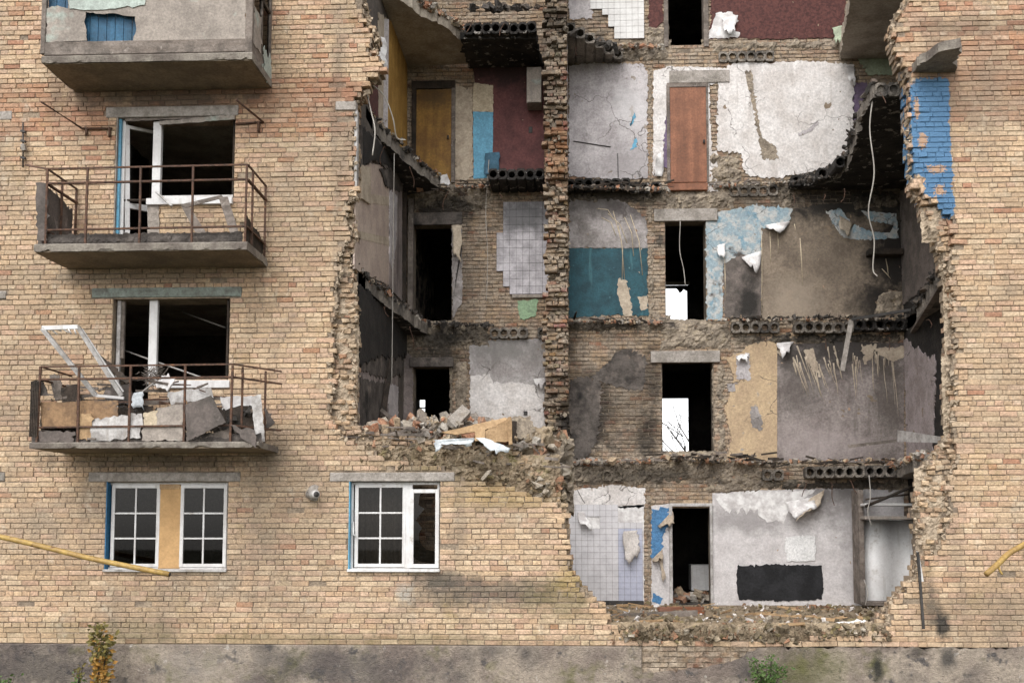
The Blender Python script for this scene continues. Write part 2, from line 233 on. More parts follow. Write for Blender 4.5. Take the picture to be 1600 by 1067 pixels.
mt['soil_bits'] = M('soil_and_brick_bits', (.2, .15, .1), (.13, .10, .065), scale=5, bump=.8, island=((.24, .18, .12), (.18, .135, .09), (.30, .24, .17), (.28, .15, .09), (.15, .12, .08), (.36, .31, .25), (.2, .16, .08)))
mt['rough_light'] = M('torn_pale_mortar', (.42, .335, .245), (.30, .235, .17), scale=5, bump=1., bscale=26, patches=(((.48, .39, .29), 8, .55, .7, 4.), ((.17, .135, .10), 5, .60, .74, 8.)))
def glass_mat():
    m = bpy.data.materials.new('window_glass'); m.use_nodes = True; nt = m.node_tree; nt.nodes.clear()
    out = N(nt, 'ShaderNodeOutputMaterial'); t = N(nt, 'ShaderNodeBsdfTransparent'); g = N(nt, 'ShaderNodeBsdfGlossy')
    t.inputs[0].default_value = (.40, .38, .35, 1); g.inputs['Roughness'].default_value = .02; g.inputs[0].default_value = (.38, .37, .36, 1)
    f = N(nt, 'ShaderNodeFresnel'); f.inputs[0].default_value = 1.5
    mx = N(nt, 'ShaderNodeMixShader'); nt.links.new(f.outputs[0], mx.inputs[0]); nt.links.new(t.outputs[0], mx.inputs[1]); nt.links.new(g.outputs[0], mx.inputs[2]); nt.links.new(mx.outputs[0], out.inputs[0])
    return m
mt['glass'] = glass_mat()

# ---------------------------------------------------------------- building blocks
def link(name, me, mat, parent=None):
    o = bpy.data.objects.new(name, me); C.objects.link(o)
    if mat is not None and not me.materials: me.materials.append(mt[mat] if isinstance(mat, str) else mat)
    if parent is not None:
        o.parent = parent; o.location = -Vector(world_loc(parent))
    return o
def world_loc(o):
    v = Vector(o.location)
    while o.parent: o = o.parent; v += Vector(o.location)
    return v
def mk(name, v, f, mat, parent=None, smooth=False, tris=None):
    me = bpy.data.meshes.new(name); v = [tuple(p) for p in v]
    base = Vector((0, 0, 0))
    if parent is None:
        a = np.array(v); base = Vector(((a[:, 0].min()+a[:, 0].max())/2, (a[:, 1].min()+a[:, 1].max())/2, a[:, 2].min()))
        v = [(p[0]-base.x, p[1]-base.y, p[2]-base.z) for p in v]
    me.from_pydata(v, [], f)
    if smooth: me.polygons.foreach_set('use_smooth', [True]*len(me.polygons))
    o = link(name, me, mat, parent)
    if parent is None: o.location = base
    return o
def tag(o, label=None, cat=None, group=None, kind=None):
    if label: o['label'] = label
    if cat: o['category'] = cat
    if group: o['group'] = group
    if kind: o['kind'] = kind
    return o
def empty(name, loc, label, cat, group=None):
    o = bpy.data.objects.new(name, None); C.objects.link(o); o.location = loc; o.empty_display_size = .2
    return tag(o, label, cat, group)
def bm_out(name, bm, mat, parent=None, smooth=False):
    bm.normal_update()
    v = [x.co.copy() for x in bm.verts]; bm.verts.index_update(); f = [[q.index for q in x.verts] for x in bm.faces]; bm.free()
    return mk(name, v, f, mat, parent, smooth)
def box(name, x0, x1, y0, y1, z0, z1, mat, parent=None, bev=.006, jit=0.):
    bm = bmesh.new(); r = bmesh.ops.create_cube(bm, size=1)
    for q in bm.verts: q.co = Vector((x0 if q.co.x < 0 else x1, y0 if q.co.y < 0 else y1, z0 if q.co.z < 0 else z1)) + Vector((random.uniform(-jit, jit), random.uniform(-jit, jit), random.uniform(-jit, jit)))
    if bev: bmesh.ops.bevel(bm, geom=bm.edges[:], offset=min(bev, .3*min(abs(x1-x0), abs(y1-y0), abs(z1-z0))), segments=1, affect='EDGES')
    return bm_out(name, bm, mat, parent)
def bxp(name, x0, y0, x1, y1, Y, d, mat, parent=None, bev=.006, jit=0.):
    """box whose front face shows in the photo rectangle on plane Y, d metres deep"""
    a, b, c, e = rect(x0, y0, x1, y1, Y); return box(name, a, b, Y, Y+d, c, e, mat, parent, bev, jit)
def beam(name, p, q, wx, wy, mat, parent=None, roll=0.):
    p, q = Vector(p), Vector(q); d = q-p; L = d.length; z = d.normalized()
    ref = Vector((0, 1, 0)) if abs(z.y) < .9 else Vector((1, 0, 0))
    x = ref.cross(z).normalized(); y = z.cross(x)
    if roll: x, y = x*math.cos(roll)+y*math.sin(roll), y*math.cos(roll)-x*math.sin(roll)
    v = []
    for t in (0, L):
        for sx, sy in ((-1, -1), (1, -1), (1, 1), (-1, 1)): v.append(p+z*t+x*sx*wx/2+y*sy*wy/2)
    return mk(name, v, [(3, 2, 1, 0), (4, 5, 6, 7), (0, 1, 5, 4), (1, 2, 6, 5), (2, 3, 7, 6), (3, 0, 4, 7)], mat, parent)
def tube_vf(pts, r, seg=7):
    pts = [Vector(p) for p in pts]; v = []; f = []; n = len(pts)
    for i, p in enumerate(pts):
        d = (pts[min(i+1, n-1)]-pts[max(i-1, 0)]).normalized(); ref = Vector((0, 1, 0)) if abs(d.y) < .9 else Vector((1, 0, 0))
        x = ref.cross(d).normalized(); y = d.cross(x); rr = r[i] if isinstance(r, (list, tuple)) else r
        for k in range(seg):
            a = 2*math.pi*k/seg; v.append(p+(x*math.cos(a)+y*math.sin(a))*rr)
    for i in range(n-1):
        for k in range(seg): f.append((i*seg+k, i*seg+(k+1) % seg, (i+1)*seg+(k+1) % seg, (i+1)*seg+k))
    f.append(tuple(range(seg))[::-1]); f.append(tuple(range((n-1)*seg, n*seg)))
    return v, f
def tube(name, pts, r, mat, parent=None, seg=7):
    v, f = tube_vf(pts, r, seg); return mk(name, v, f, mat, parent, True)
def curve(pts, n=8):
    """Catmull-Rom through the points"""
    P = [Vector(p) for p in pts]; P = [P[0]*2-P[1]]+P+[P[-1]*2-P[-2]]; out = []
    for i in range(1, len(P)-2):
        for k in range(n):
            t = k/n; a, b, c, d = P[i-1:i+3]
            out.append(.5*((2*b)+(c-a)*t+(2*a-5*b+4*c-d)*t*t+(3*b-a-3*c+d)*t**3))
    return out+[P[-2]]
def jag(poly, amp, step=.07, skip=()):
    """torn outline: subdivide and shake every edge not listed in skip"""
    out = []; n = len(poly)
    for i in range(n):
        a, b = Vector(poly[i]), Vector(poly[(i+1) % n]); out.append(a); L = (b-a).length
        if i in skip or L < step: continue
        k = int(L/step); nn = Vector((-(b-a).y, (b-a).x)).normalized()
        for j in range(1, k+1):
            t = j/(k+1); random.random() < .12 and out.append(a.lerp(b, (j-.5)/(k+1)) + nn*random.gauss(0, amp*2.2)); out.append(a.lerp(b, t+random.uniform(-.2, .2)/(k+1)) + nn*random.gauss(0, amp))
    return out
def prism(name, poly, y0, y1, mat, parent=None, axis='y', clip_tri=True):
    """extrude a 2D outline (x,z along y | y,z along x | x,y along z)"""
    def P(u, v, w): return (u, w, v) if axis == 'y' else ((w, u, v) if axis == 'x' else (u, v, w))
    bm = bmesh.new(); a = [bm.verts.new(P(p[0], p[1], y0)) for p in poly]; b = [bm.verts.new(P(p[0], p[1], y1)) for p in poly]; n = len(poly)
    fs = [bm.faces.new(a), bm.faces.new(b[::-1])]
    for i in range(n): bm.faces.new((a[i], b[i], b[(i+1) % n], a[(i+1) % n]))
    bmesh.ops.recalc_face_normals(bm, faces=bm.faces[:])
    bmesh.ops.triangulate(bm, faces=fs, ngon_method='EAR_CLIP')
    return bm_out(name, bm, mat, parent)
def patch(name, pts, lvl, mat, parent, amp=.012, skip=(), Y=5.0, step=.045):
    """torn layer of plaster or paper on the wall plane Y"""
    p = [at(a, b, Y) for a, b in pts]; t = .008+.007*lvl
    return prism(name, jag([(q.x, q.z) for q in p], amp, step, skip), Y-t, Y+.01, mat, parent)
def prect(name, x0, y0, x1, y1, lvl, mat, parent, amp=.0, Y=5.0):
    a, b, c, d = rect(x0, y0, x1, y1, Y); t = .008+.007*lvl
    return prism(name, jag([(a, c), (b, c), (b, d), (a, d)], amp, .07, () if amp else (0, 1, 2, 3)), Y-t, Y+.01, mat, parent)
def patch_x(name, pts, X, mat, parent, t=.02, amp=.01):
    p = [at_x(a, b, X) for a, b in pts]
    return prism(name, jag([(q.y, q.z) for q in p], amp), X-.01, X+t, mat, parent, axis='x')
def board(name, pts, t, mat, parent=None, amp=0.):
    """flat sheet with a torn outline; pts = (px, py, Y) corners"""
    p = [at(*q) for q in pts]; c = sum(p, Vector())/len(p)
    nrm = Vector((0, 0, 0))
    for i in range(len(p)): nrm += (p[i]-c).cross(p[(i+1) % len(p)]-c)
    nrm.normalize(); u = (p[1]-p[0]).normalized(); u = (u-nrm*u.dot(nrm)).normalized(); w_ = nrm.cross(u)
    q2 = [((q-c).dot(u), (q-c).dot(w_)) for q in p]
    if amp: q2 = jag(q2, amp, .06)
    bm = bmesh.new(); a = [bm.verts.new(c+u*x+w_*y-nrm*t/2) for x, y in q2]; b = [bm.verts.new(c+u*x+w_*y+nrm*t/2) for x, y in q2]; n = len(q2)
    fs = [bm.faces.new(a), bm.faces.new(b[::-1])]
    for i in range(n): bm.faces.new((a[i], b[i], b[(i+1) % n], a[(i+1) % n]))
    bmesh.ops.recalc_face_normals(bm, faces=bm.faces[:]); bmesh.ops.triangulate(bm, faces=fs, ngon_method='EAR_CLIP')
    return bm_out(name, bm, mat, parent)
def flap(name, pts, mat, parent=None, bulge=.08, n=9, t=.004, amp=.02):
    """a curled sheet hanging loose: four (px,py,Y) corners, bulging out, torn lower edge"""
    a, b, c, d = [at(*q) for q in pts]; g = []
    for j in range(n):
        for i in range(n):
            s, r_ = i/(n-1), j/(n-1); p = (a.lerp(b, s)).lerp(d.lerp(c, s), r_)
            p = p + Vector((0, -bulge*(r_**2)*(.7+.5*math.sin(3.1*s+r_*2))-.02*math.sin(7*r_+3*s), .02*math.sin(5*s)*r_))
            if j == n-1: p.z += random.uniform(-amp, amp)*2.5
            if i in (0, n-1): p.x += random.uniform(-amp, amp)
            p += Vector((0, random.uniform(-.004, .004), 0)); g.append(p)
    m = n*n; v = g+[p+Vector((0, t, 0)) for p in g]; f = []
    for j in range(n-1):
        for i in range(n-1):
            k = j*n+i; f.append((k, k+n, k+n+1, k+1)); f.append((m+k, m+k+1, m+k+n+1, m+k+n))
    for i in range(n-1):
        for k0, k1 in ((i, i+1), ((n-1)*n+i+1, (n-1)*n+i), ((i+1)*n, i*n), (i*n+n-1, (i+1)*n+n-1)): f.append((k0, k1, m+k1, m+k0))
    return mk(name, v, f, mat, parent, True)
def rough(name, x0, y0, x1, y1, Y, mat, parent, amp=.06, cell=.035, edge=.06, base=.02, fs=4.0, kind='stuff'):
    """lumpy broken masonry standing proud of a wall: a displaced sheet with ragged edges"""
    a, b, c, d = rect(x0, y0, x1, y1, Y); a -= .05; b += .05; c -= .05; d += .05; nx = max(2, int((b-a)/cell)); nz_ = max(2, int((d-c)/cell)); v = []; f = []
    for j in range(nz_+1):
        for i in range(nx+1):
            x = a+(b-a)*i/nx; z = c+(d-c)*j/nz_
            h = noise.fractal(Vector((x*fs*1.4, Y*3, z*fs*1.4)), .9, 2.1, 4)
            vd = noise.voronoi(Vector((x*8, Y*2, z*11)))[0]; ch = min(.5, vd[1]-vd[0])*2
            e = min(x-a, b-x, z-c, d-z)/.16; lump = base*.8+amp*(.75*h+.55*ch-.1)+random.uniform(-.006, .006)
            yy = Y-lump+max(0., 1-e)*(.07+.35*amp)+(.03 if e <= 0 else 0)
            v.append((x+random.uniform(-.4, .4)*cell, min(yy, Y+.06), z+random.uniform(-.4, .4)*cell))
    for j in range(nz_):
        for i in range(nx):
            k = j*(nx+1)+i; f.append((k, k+1, k+nx+2, k+nx+1))
    o = mk(name, v, f, mat, parent)
    if kind: o['kind'] = kind
    return o
BOXV = np.array([(x, y, z) for x in (-1, 1) for y in (-1, 1) for z in (-1, 1)], float); BOXF = np.array([(0, 1, 3, 2), (4, 6, 7, 5), (0, 4, 5, 1), (2, 3, 7, 6), (0, 2, 6, 4), (1, 5, 7, 3)])
def rubble(name, pts, sizes, mat, parent=None, flat=.65):
    """loose broken pieces: skewed brick and concrete fragments at the given points"""
    V, F = BOXV, BOXF; n = len(pts); P = np.array([tuple(p) for p in pts]); S = np.array(sizes)[:, None, None]
    A = np.repeat(V[None], n, 0)*.8; A = A*(1+rng.normal(0, .28, (n, 8, 3)))*rng.uniform([.6, .5, flat*.45], [1.35, 1.1, flat*1.15], (n, 3))[:, None, :]
    q = rng.normal(size=(n, 4)); q[:, 0] += 1.2; q /= np.linalg.norm(q, axis=1)[:, None]; w_, x, y, z = q.T
    Rm = np.stack([1-2*(y*y+z*z), 2*(x*y-z*w_), 2*(x*z+y*w_), 2*(x*y+z*w_), 1-2*(x*x+z*z), 2*(y*z-x*w_), 2*(x*z-y*w_), 2*(y*z+x*w_), 1-2*(x*x+y*y)], 1).reshape(n, 3, 3)
    A = np.einsum('nij,nkj->nki', Rm, A)*S+P[:, None, :]
    Fa = (F[None]+np.arange(n)[:, None, None]*8).reshape(-1, 4)
    o = mk(name, A.reshape(-1, 3).tolist(), Fa.tolist(), mat, parent); o['kind'] = 'stuff'; return o
def inside(poly, x, y):
    r = False; n = len(poly); j = n-1
    for i in range(n):
        xi, yi = poly[i]; xj, yj = poly[j]
        if (yi > y) != (yj > y) and x < (xj-xi)*(y-yi)/(yj-yi)+xi: r = not r
        j = i
    return r
def crossings(poly, z):
    xs = []; n = len(poly)
    for i in range(n):
        (x0, z0), (x1, z1) = poly[i], poly[(i+1) % n]
        if (z0 > z) != (z1 > z): xs.append(x0+(x1-x0)*(z-z0)/(z1-z0))
    xs.sort(); return [(xs[i], xs[i+1]) for i in range(0, len(xs)-1, 2)]
def subtract(iv, cut):
    out = []
    for a, b in iv:
        cur = a
        for c, d in sorted(cut):
            if d <= cur or c >= b: continue
            if c > cur: out.append((cur, c))
            cur = max(cur, d)
        if cur < b: out.append((cur, b))
    return out
# one chamfered brick: front at y=0 going back
BF = [(8, 9, 10, 11), (4, 5, 9, 8), (5, 6, 10, 9), (6, 7, 11, 10), (7, 4, 8, 11), (0, 1, 5, 4), (1, 2, 6, 5), (2, 3, 7, 6), (3, 0, 4, 7)]
def brick_verts(x0, x1, y, d, z0, z1, c=.007, j=.004, rot=0.):
    cs = [(x0, z0), (x1, z0), (x1, z1), (x0, z1)]; ci = [(x0+c, z0+c), (x1-c, z0+c), (x1-c, z1-c), (x0+c, z1-c)]
    r = lambda s: random.uniform(-s, s)
    sl = r(rot)*(x1-x0)
    v = [(a, y+d, b) for a, b in cs]+[(a+r(j), y+c+r(j*.5), b+r(j)) for a, b in cs]
    for k, (a, b) in enumerate(ci): v.append((a+r(j), y+r(j*.6)+(sl if k in (0, 3) else -sl), b+r(j)))
    return v
class Bricks:
    def __init__(s): s.v = []; s.f = []; s.t = []
    def add(s, vs, tint):
        k = len(s.v); s.v += vs; s.f += [tuple(i+k for i in q) for q in BF]; s.t += [tint]*12
    def build(s, name, mat, parent):
        o = mk(name, s.v, s.f, mat, parent); a = o.data.attributes.new('tint', 'FLOAT_COLOR', 'POINT')
        a.data.foreach_set('color', np.array([(*c, 1) for c in s.t], dtype=np.float32).ravel()); o['kind'] = 'stuff'; return o
PAL = [(.445, .335, .23), (.42, .305, .205), (.46, .36, .25), (.42, .325, .225), (.45, .335, .245), (.40, .305, .21), (.41, .305, .205), (.475, .38, .27), (.43, .305, .22), (.455, .345, .23)]
PAL = [(a*1.10, b*1.035, c*.99) for a, b, c in PAL]
REDS = [(.40, .225, .135), (.42, .255, .165), (.36, .19, .12), (.43, .28, .185)]
def tint_facade(x, z, pr):
    c = random.choice(REDS) if random.random() < pr else random.choice(PAL)
    k = random.uniform(.87, 1.07); return tuple(a*k for a in c)
def tint_torn():
    c = random.choice(REDS) if random.random() < .04 else random.choice(PAL); k = random.uniform(.7, .98); return tuple(a*k for a in c)
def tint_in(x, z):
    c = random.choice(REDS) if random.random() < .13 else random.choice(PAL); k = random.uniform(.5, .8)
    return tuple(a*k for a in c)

# ---------------------------------------------------------------- levels
YB = 5.0                                                   # face of the inner bearing wall
FZ = [at(1100, y, YB).z for y in (945, 732, 503, 283, 82)]   # five floor levels
SL = .22
XL = at(632, 500, YB).x                                    # party wall on the left, its right face
XR = at(1412, 500, YB).x                                   # party wall on the right, its left face
XMIN, XMAX = at(-60, 500, 0).x, at(1680, 500, 0).x
ZTOP = at(800, -170, 0).z; ZPL = at(800, 1008, 0).z

ground = mk('ground', [(-400, -300, 0), (400, -300, 0), (400, 500, 0), (-400, 500, 0)], [(0, 1, 2, 3)], 'ground'); tag(ground, kind='structure', label='bare earth and thin grass around the building')
B = empty('apartment_building', (0, 0, 0), 'shelled five storey buff brick apartment block with its front torn open', 'building')

# ---------------------------------------------------------------- street front: torn brick wall
H0 = [(566,-260),(564,0),(568,40),(584,58),(578,80),(588,98),(592,112),(574,128),(560,150),(553,160),(552,310),(542,318),(540,345),(548,360),(540,385),(528,405),(532,430),(522,450),(526,480),(518,510),(524,545),(514,575),(520,610),(512,640),(520,670),(540,690),
 (575,700),(600,716),(640,724),(690,730),(712,738),(735,752),(760,757),(800,764),(835,776),(868,788),(884,804),(886,850),(889,893),(905,915),(922,935),(938,946),(950,972),(975,988),(1005,1001),(1060,1004),(1150,1001),(1250,999),(1330,993),(1380,982),(1392,960),(1395,942),(1415,925),(1432,900),(1440,880),(1470,850),(1485,800),(1482,760),(1492,730),(1500,700),(1488,660),(1495,620),(1488,580),(1495,540),(1490,500),(1492,460),(1486,420),(1490,380),(1486,338),(1448,312),(1428,290),(1424,200),(1422,130),(1414,108),(1404,85),(1398,45),(1408,25),(1428,0),(1440,-260)]
H1 = [(572,-260),(570,0),(576,40),(590,58),(584,80),(594,98),(597,112),(580,128),(566,150),(558,160),(557,310),(550,318),(550,345),(556,360),(552,385),(548,400),(553,450),(557,500),(556,560),(553,620),(556,668),
 (585,676),(640,684),(720,692),(800,700),(838,728),(868,762),(886,795),(890,850),(893,890),(912,915),(930,935),(944,946),(955,968),(985,980),(1020,984),(1100,985),(1250,984),(1330,978),(1372,970),(1386,950),(1392,938),(1410,920),(1428,898),(1436,860),(1430,800),(1434,760),(1448,725),(1470,700),(1482,680),(1480,600),(1484,520),(1478,450),(1470,400),(1462,375),(1450,350),(1434,310),(1424,290),(1419,200),(1417,130),(1408,108),(1398,85),(1392,45),(1402,25),(1420,0),(1432,-260)]
def towall(poly, Y): return [(at(a, b, Y).x, at(a, b, Y).z) for a, b in poly]
h0 = towall(H0, 0); h1 = towall(H1, .2)
BLUE = towall([(1424,122),(1482,124),(1485,210),(1487,268),(1480,290),(1490,298),(1488,338),(1470,334),(1466,318),(1455,312),(1452,296),(1440,288),(1433,265),(1428,200)], 0)
OPEN = [(180,182,366,312),(180,182,238,379),(175,464,358,592),(175,464,232,692),(165,752,355,890),(545,752,687,890)]
LINT = [(165,166,372,182,'lintel'),(143,449,377,464,'lintel_green'),(138,738,375,752,'lintel'),(515,738,710,752,'lintel'),(524,158,556,172,'lintel'),(-60,174,18,188,'lintel'),(-60,455,9,467,'lintel'),(-60,738,7,751,'lintel')]
cuts = [rect(*o, 0) for o in OPEN]; lcut = [rect(*o[:4], 0) for o in LINT]
CH = .0795; BL = .262
rows = int((ZTOP-ZPL)/CH)
core = Bricks(); singles = []; outer = Bricks(); inner = Bricks()
mv = []; mf = []
def addbox(x0, x1, y0, y1, z0, z1):
    k = len(mv); mv.extend([(x0,y0,z0),(x1,y0,z0),(x1,y0,z1),(x0,y0,z1),(x0,y1,z0),(x1,y1,z0),(x1,y1,z1),(x0,y1,z1)])
    mf.extend([(k,k+1,k+2,k+3),(k+5,k+4,k+7,k+6),(k+3,k+2,k+6,k+7),(k+1,k,k+4,k+5),(k+4,k,k+3,k+7),(k+1,k+5,k+6,k+2)])
def redprob(x, z):
    py = 830-(z-2.5)*103
    if 100 < py < 195 and x < 0: return .75
    if 20 < py < 190 and x > 0: return .55
    if py < 20: return .2
    if 190 <= py < 230: return .15
    return .025
for r in range(rows):
    z0 = ZPL+r*CH; z1 = z0+CH; zc = (z0+z1)/2
    cut = [(a, b) for (a, b, c, d) in cuts if c < zc < d]
    lc = [(a, b) for (a, b, c, d) in lcut if c < zc < d]
    hc0 = crossings(h0, zc); hc1 = crossings(h1, zc)
    wv = lambda o: .06*noise.noise(Vector((o, 0, zc*1.9)))+.045*noise.noise(Vector((o, 3, zc*5.3)))
    jc0 = [(a-wv(1)-random.uniform(-.015, .03), b+wv(9)+random.uniform(-.015, .03)) for a, b in hc0]
    jc1 = [(a-random.uniform(-.03, .05), b+random.uniform(-.03, .05)) for a, b in hc1]
    for a, b in subtract([(XMIN, XMAX)], cut+jc0): addbox(a, b, .014, .13, z0, z1)
    for a, b in subtract([(XMIN, XMAX)], cut+jc1): addbox(a, b, .13, .48, z0, z1)
    # face bricks
    header = (r % 6 == 3); pitch = BL/2 if header else BL
    off = (0, .5, .22, .25, .5, .78)[r % 6]*BL+random.uniform(-.02, .02)
    x = XMIN-off; ivs = subtract([(XMIN, XMAX)], cut+lc)
    yrow = random.uniform(-.003, .003)
    sag = .008*math.sin(zc*1.7)
    while x < XMAX:
        p = pitch
        if not header and random.random() < .06: p = BL/2
        for a, b in ivs:
            u, v_ = max(x, a), min(x+p, b)
            if v_-u < .035: continue
            ks = [inside(h0, u+(v_-u)*t+(.07 if (u+v_) > 4 else -.07)*noise.noise(Vector((u, 0, zc*2.6)))+random.gauss(0, .015), zc) for t in (.2, .8)]
            if all(ks): continue
            if ks[0]: u = (u+v_)/2
            if ks[1]: v_ = (u+v_)/2
            near = any(inside(h0, (u+v_)/2+dx, zc+dz) for dx, dz in ((.2, 0), (-.2, 0), (0, .16), (0, -.16)))
            if random.random() < (.03 if near else .004): continue
            g = random.uniform(.003, .0065)
            y = yrow+random.uniform(-.005, .005)-(random.uniform(0, .02) if near else 0)
            if random.random() < .03: y += random.uniform(.0, .006)
            hh = random.uniform(.0035, .006); j = .008 if near else .0035
            zz = .004*math.sin(u*1.9+r)
            args = (u+g, v_-g, y, .12, z0+hh+zz, z1-hh+zz)
            t = tint_facade((u+v_)/2, zc, redprob((u+v_)/2, zc))
            full = (v_-u) > .9*BL and not near
            if full: singles.append(((((u+v_)/2)**2+(zc-2.5)**2), args, j, t))
            else: outer.add(brick_verts(*args, j=j, rot=.03 if near else .008), t)
        x += p
    # torn inner wythes where the face is gone
    for wy, (dj, dep) in enumerate(((.10, .14), (.09, .26), (.07, .38))):
        q_ = lambda o: .5*dj*noise.noise(Vector((o+wy, 7, zc*3.1)))+random.uniform(-.03, .04); hx = [(a-q_(2), b+q_(5)) for a, b in hc1]
        for a, b in subtract([(XMIN, XMAX)], cut+hx):
            for s in (0, 1):
                e = a if s == 0 else b
                if min(abs(e-q) for h in hx for q in h) > 1e-6 if hx else True: continue
                L = random.choice((.12, .12, .25)); u, v_ = (e, e+L) if s == 0 else (e-L, e)
                if random.random() < .12: continue
                inner.add(brick_verts(u, v_, dep-random.uniform(0, .03), .12, z0+.005, z1-.005, c=.012, j=.012, rot=.05), tint_torn())
    x = XMIN-off*.5
    while x < XMAX:
        u, v_ = x, x+BL/2; xm = (u+v_)/2; x += BL/2
        if (inside(h0, xm, zc) or inside(h0, xm+.08, zc) or inside(h0, xm-.08, zc)) and not inside(h1, xm, zc) and random.random() < .8:
            inner.add(brick_verts(u+.008, v_-.008, .13-random.uniform(.0, .085), .12, z0+.008, z1-.008, c=.014, j=.014, rot=.12), tint_torn())
FW = mk('facade_wall', mv, mf, 'mortar', B)
singles.sort(key=lambda s: s[0])
shared = {}
for i, (k, args, j, t) in enumerate(singles):
    if i < 300:
        key = i % 24; w_ = args[1]-args[0]; h_ = args[5]-args[4]
        if key not in shared:
            me = bpy.data.meshes.new('brick'); me.from_pydata(brick_verts(-.5*.25, .5*.25, 0, .12, -.0335, .0335, j=.0035, rot=.008), [], BF)
            a = me.attributes.new('tint', 'FLOAT_COLOR', 'POINT'); a.data.foreach_set('color', np.array([(*t, 1)]*12, dtype=np.float32).ravel()); me.materials.append(mt['brick']); shared[key] = me
        o = bpy.data.objects.new('brick', shared[key]); C.objects.link(o); o.parent = FW
        o.location = ((args[0]+args[1])/2, args[2], (args[4]+args[5])/2); o.scale = (w_/.25, 1, h_/.067)
    else: outer.add(brick_verts(*args, j=j, rot=.008), t)
outer.build('face_bricks', 'brick', FW); inner.build('torn_bricks', 'brick', FW)
for (a, b, c, d, m_) in LINT: bxp('lintel', a, b, c, d, -.012, .14, m_, FW, .01, .003)
# plaster and mortar left on the torn zone
for q in ((524,445,552,500),(520,505,554,580),(520,585,552,668)): rough('torn_mortar', *q, .12, 'rough_light', FW, .03, .03, .12)
for q in ((1436,735,1482,800),(1438,800,1474,865),(1446,320,1484,372),(1482,440,1494,560),(1480,560,1492,690)): rough('torn_mortar', *q, .11, 'rough_light', FW, .04, .03, .12)
for q in ((560,690,700,735),(690,700,800,756),(790,715,870,785)): rough('torn_mortar', *q, .08, 'moss', FW, .09, .03, .12)
# plinth
zp0 = -0.3
pa = at(1003, 1040, 0).x; pb = at(1092, 1040, 0).x
box('plinth', XMIN, pa, -.025, .5, zp0, ZPL-.004, 'plinth', B, .015)
pr = [(pa, zp0), (pb, zp0), (pb+2.2, zp0), (XMAX, zp0), (XMAX, ZPL-.006), (at(1330,1008,0).x, ZPL-.006), (at(1185,1010,0).x, at(1185,1011,0).z), (at(1150,1030,0).x, at(1150,1030,0).z), (at(1100,1044,0).x, at(1100,1044,0).z), (pa, at(1005,1050,0).z)]
prism('plinth', jag(pr, .012, .1, (0,1,2,3)), -.02, .5, 'plinth', B)
pbk = Bricks()
for r in range(6):
    z1 = ZPL-r*CH; x = pa+(.13 if r % 2 else 0)
    addx = pb+1.2
    while x < addx:
        pbk.add(brick_verts(x+.006, x+BL-.006, .0+random.uniform(0, .02), .14, z1-CH+.006, z1-.006, j=.008, rot=.04), tuple(a*.65 for a in tint_in(x, z1))); x += BL
pbk.build('plinth_bricks', 'brick_in', FW)
box('plinth_core', pa, pb+1.3, .03, .4, zp0, ZPL-.002, 'mortar', FW, 0)
# blue paint left on the bricks of the right hand front
# ---------------------------------------------------------------- party walls, rear rooms, roofless top
ZT = FZ[4]+2.7
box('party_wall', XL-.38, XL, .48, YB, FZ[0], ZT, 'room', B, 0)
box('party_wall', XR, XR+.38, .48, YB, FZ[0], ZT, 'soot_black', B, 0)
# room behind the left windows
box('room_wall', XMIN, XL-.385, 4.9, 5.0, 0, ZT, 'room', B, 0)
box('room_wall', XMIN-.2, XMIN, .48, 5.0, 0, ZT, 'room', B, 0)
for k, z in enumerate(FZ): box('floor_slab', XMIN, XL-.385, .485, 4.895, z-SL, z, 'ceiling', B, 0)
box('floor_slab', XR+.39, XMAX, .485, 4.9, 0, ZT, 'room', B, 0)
box('floor_slab', XMIN, XMAX, .485, 12, ZT+.002, ZT+.3, 'slab', B, 0) if False else None
# ground floor slab in the opened rooms
prism('floor_slab', [(XL+.005,.485),(XR-.005,.485),(XR-.005,4.995),(XL+.005,4.995)], FZ[0]-.3, FZ[0], 'moss', B, axis='z')
# inner bearing wall
DO = [(1050,792,1111,947),(645,572,706,735),(1035,565,1115,711),(645,350,706,506),(1040,345,1103,506),(1043,-80,1100,73)]
dcut = [rect(*o, YB) for o in DO]
mv = []; mf = []; bw = Bricks()
ZB = FZ[0]
for r in range(int((ZT-ZB)/CH)):
    z0 = ZB+r*CH; z1 = z0+CH; zc = (z0+z1)/2; cut = [(a, b) for (a, b, c, d) in dcut if c < zc < d]
    ivs = subtract([(XL-.3, XR+.3)], cut)
    for a, b in ivs: addbox(a, b, YB+.014, YB+.4, z0, z1)
    x = XL-.3-(r % 2)*.13-random.uniform(0, .03)
    while x < XR+.3:
        for a, b in ivs:
            u, v_ = max(x, a), min(x+BL, b)
            if v_-u < .04 or random.random() < .015: continue
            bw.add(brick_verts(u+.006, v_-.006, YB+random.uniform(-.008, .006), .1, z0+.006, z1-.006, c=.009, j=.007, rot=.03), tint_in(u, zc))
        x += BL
BWALL = mk('inner_wall', mv, mf, 'mortar_in', B); bw.build('wall_bricks', 'brick_in', BWALL)
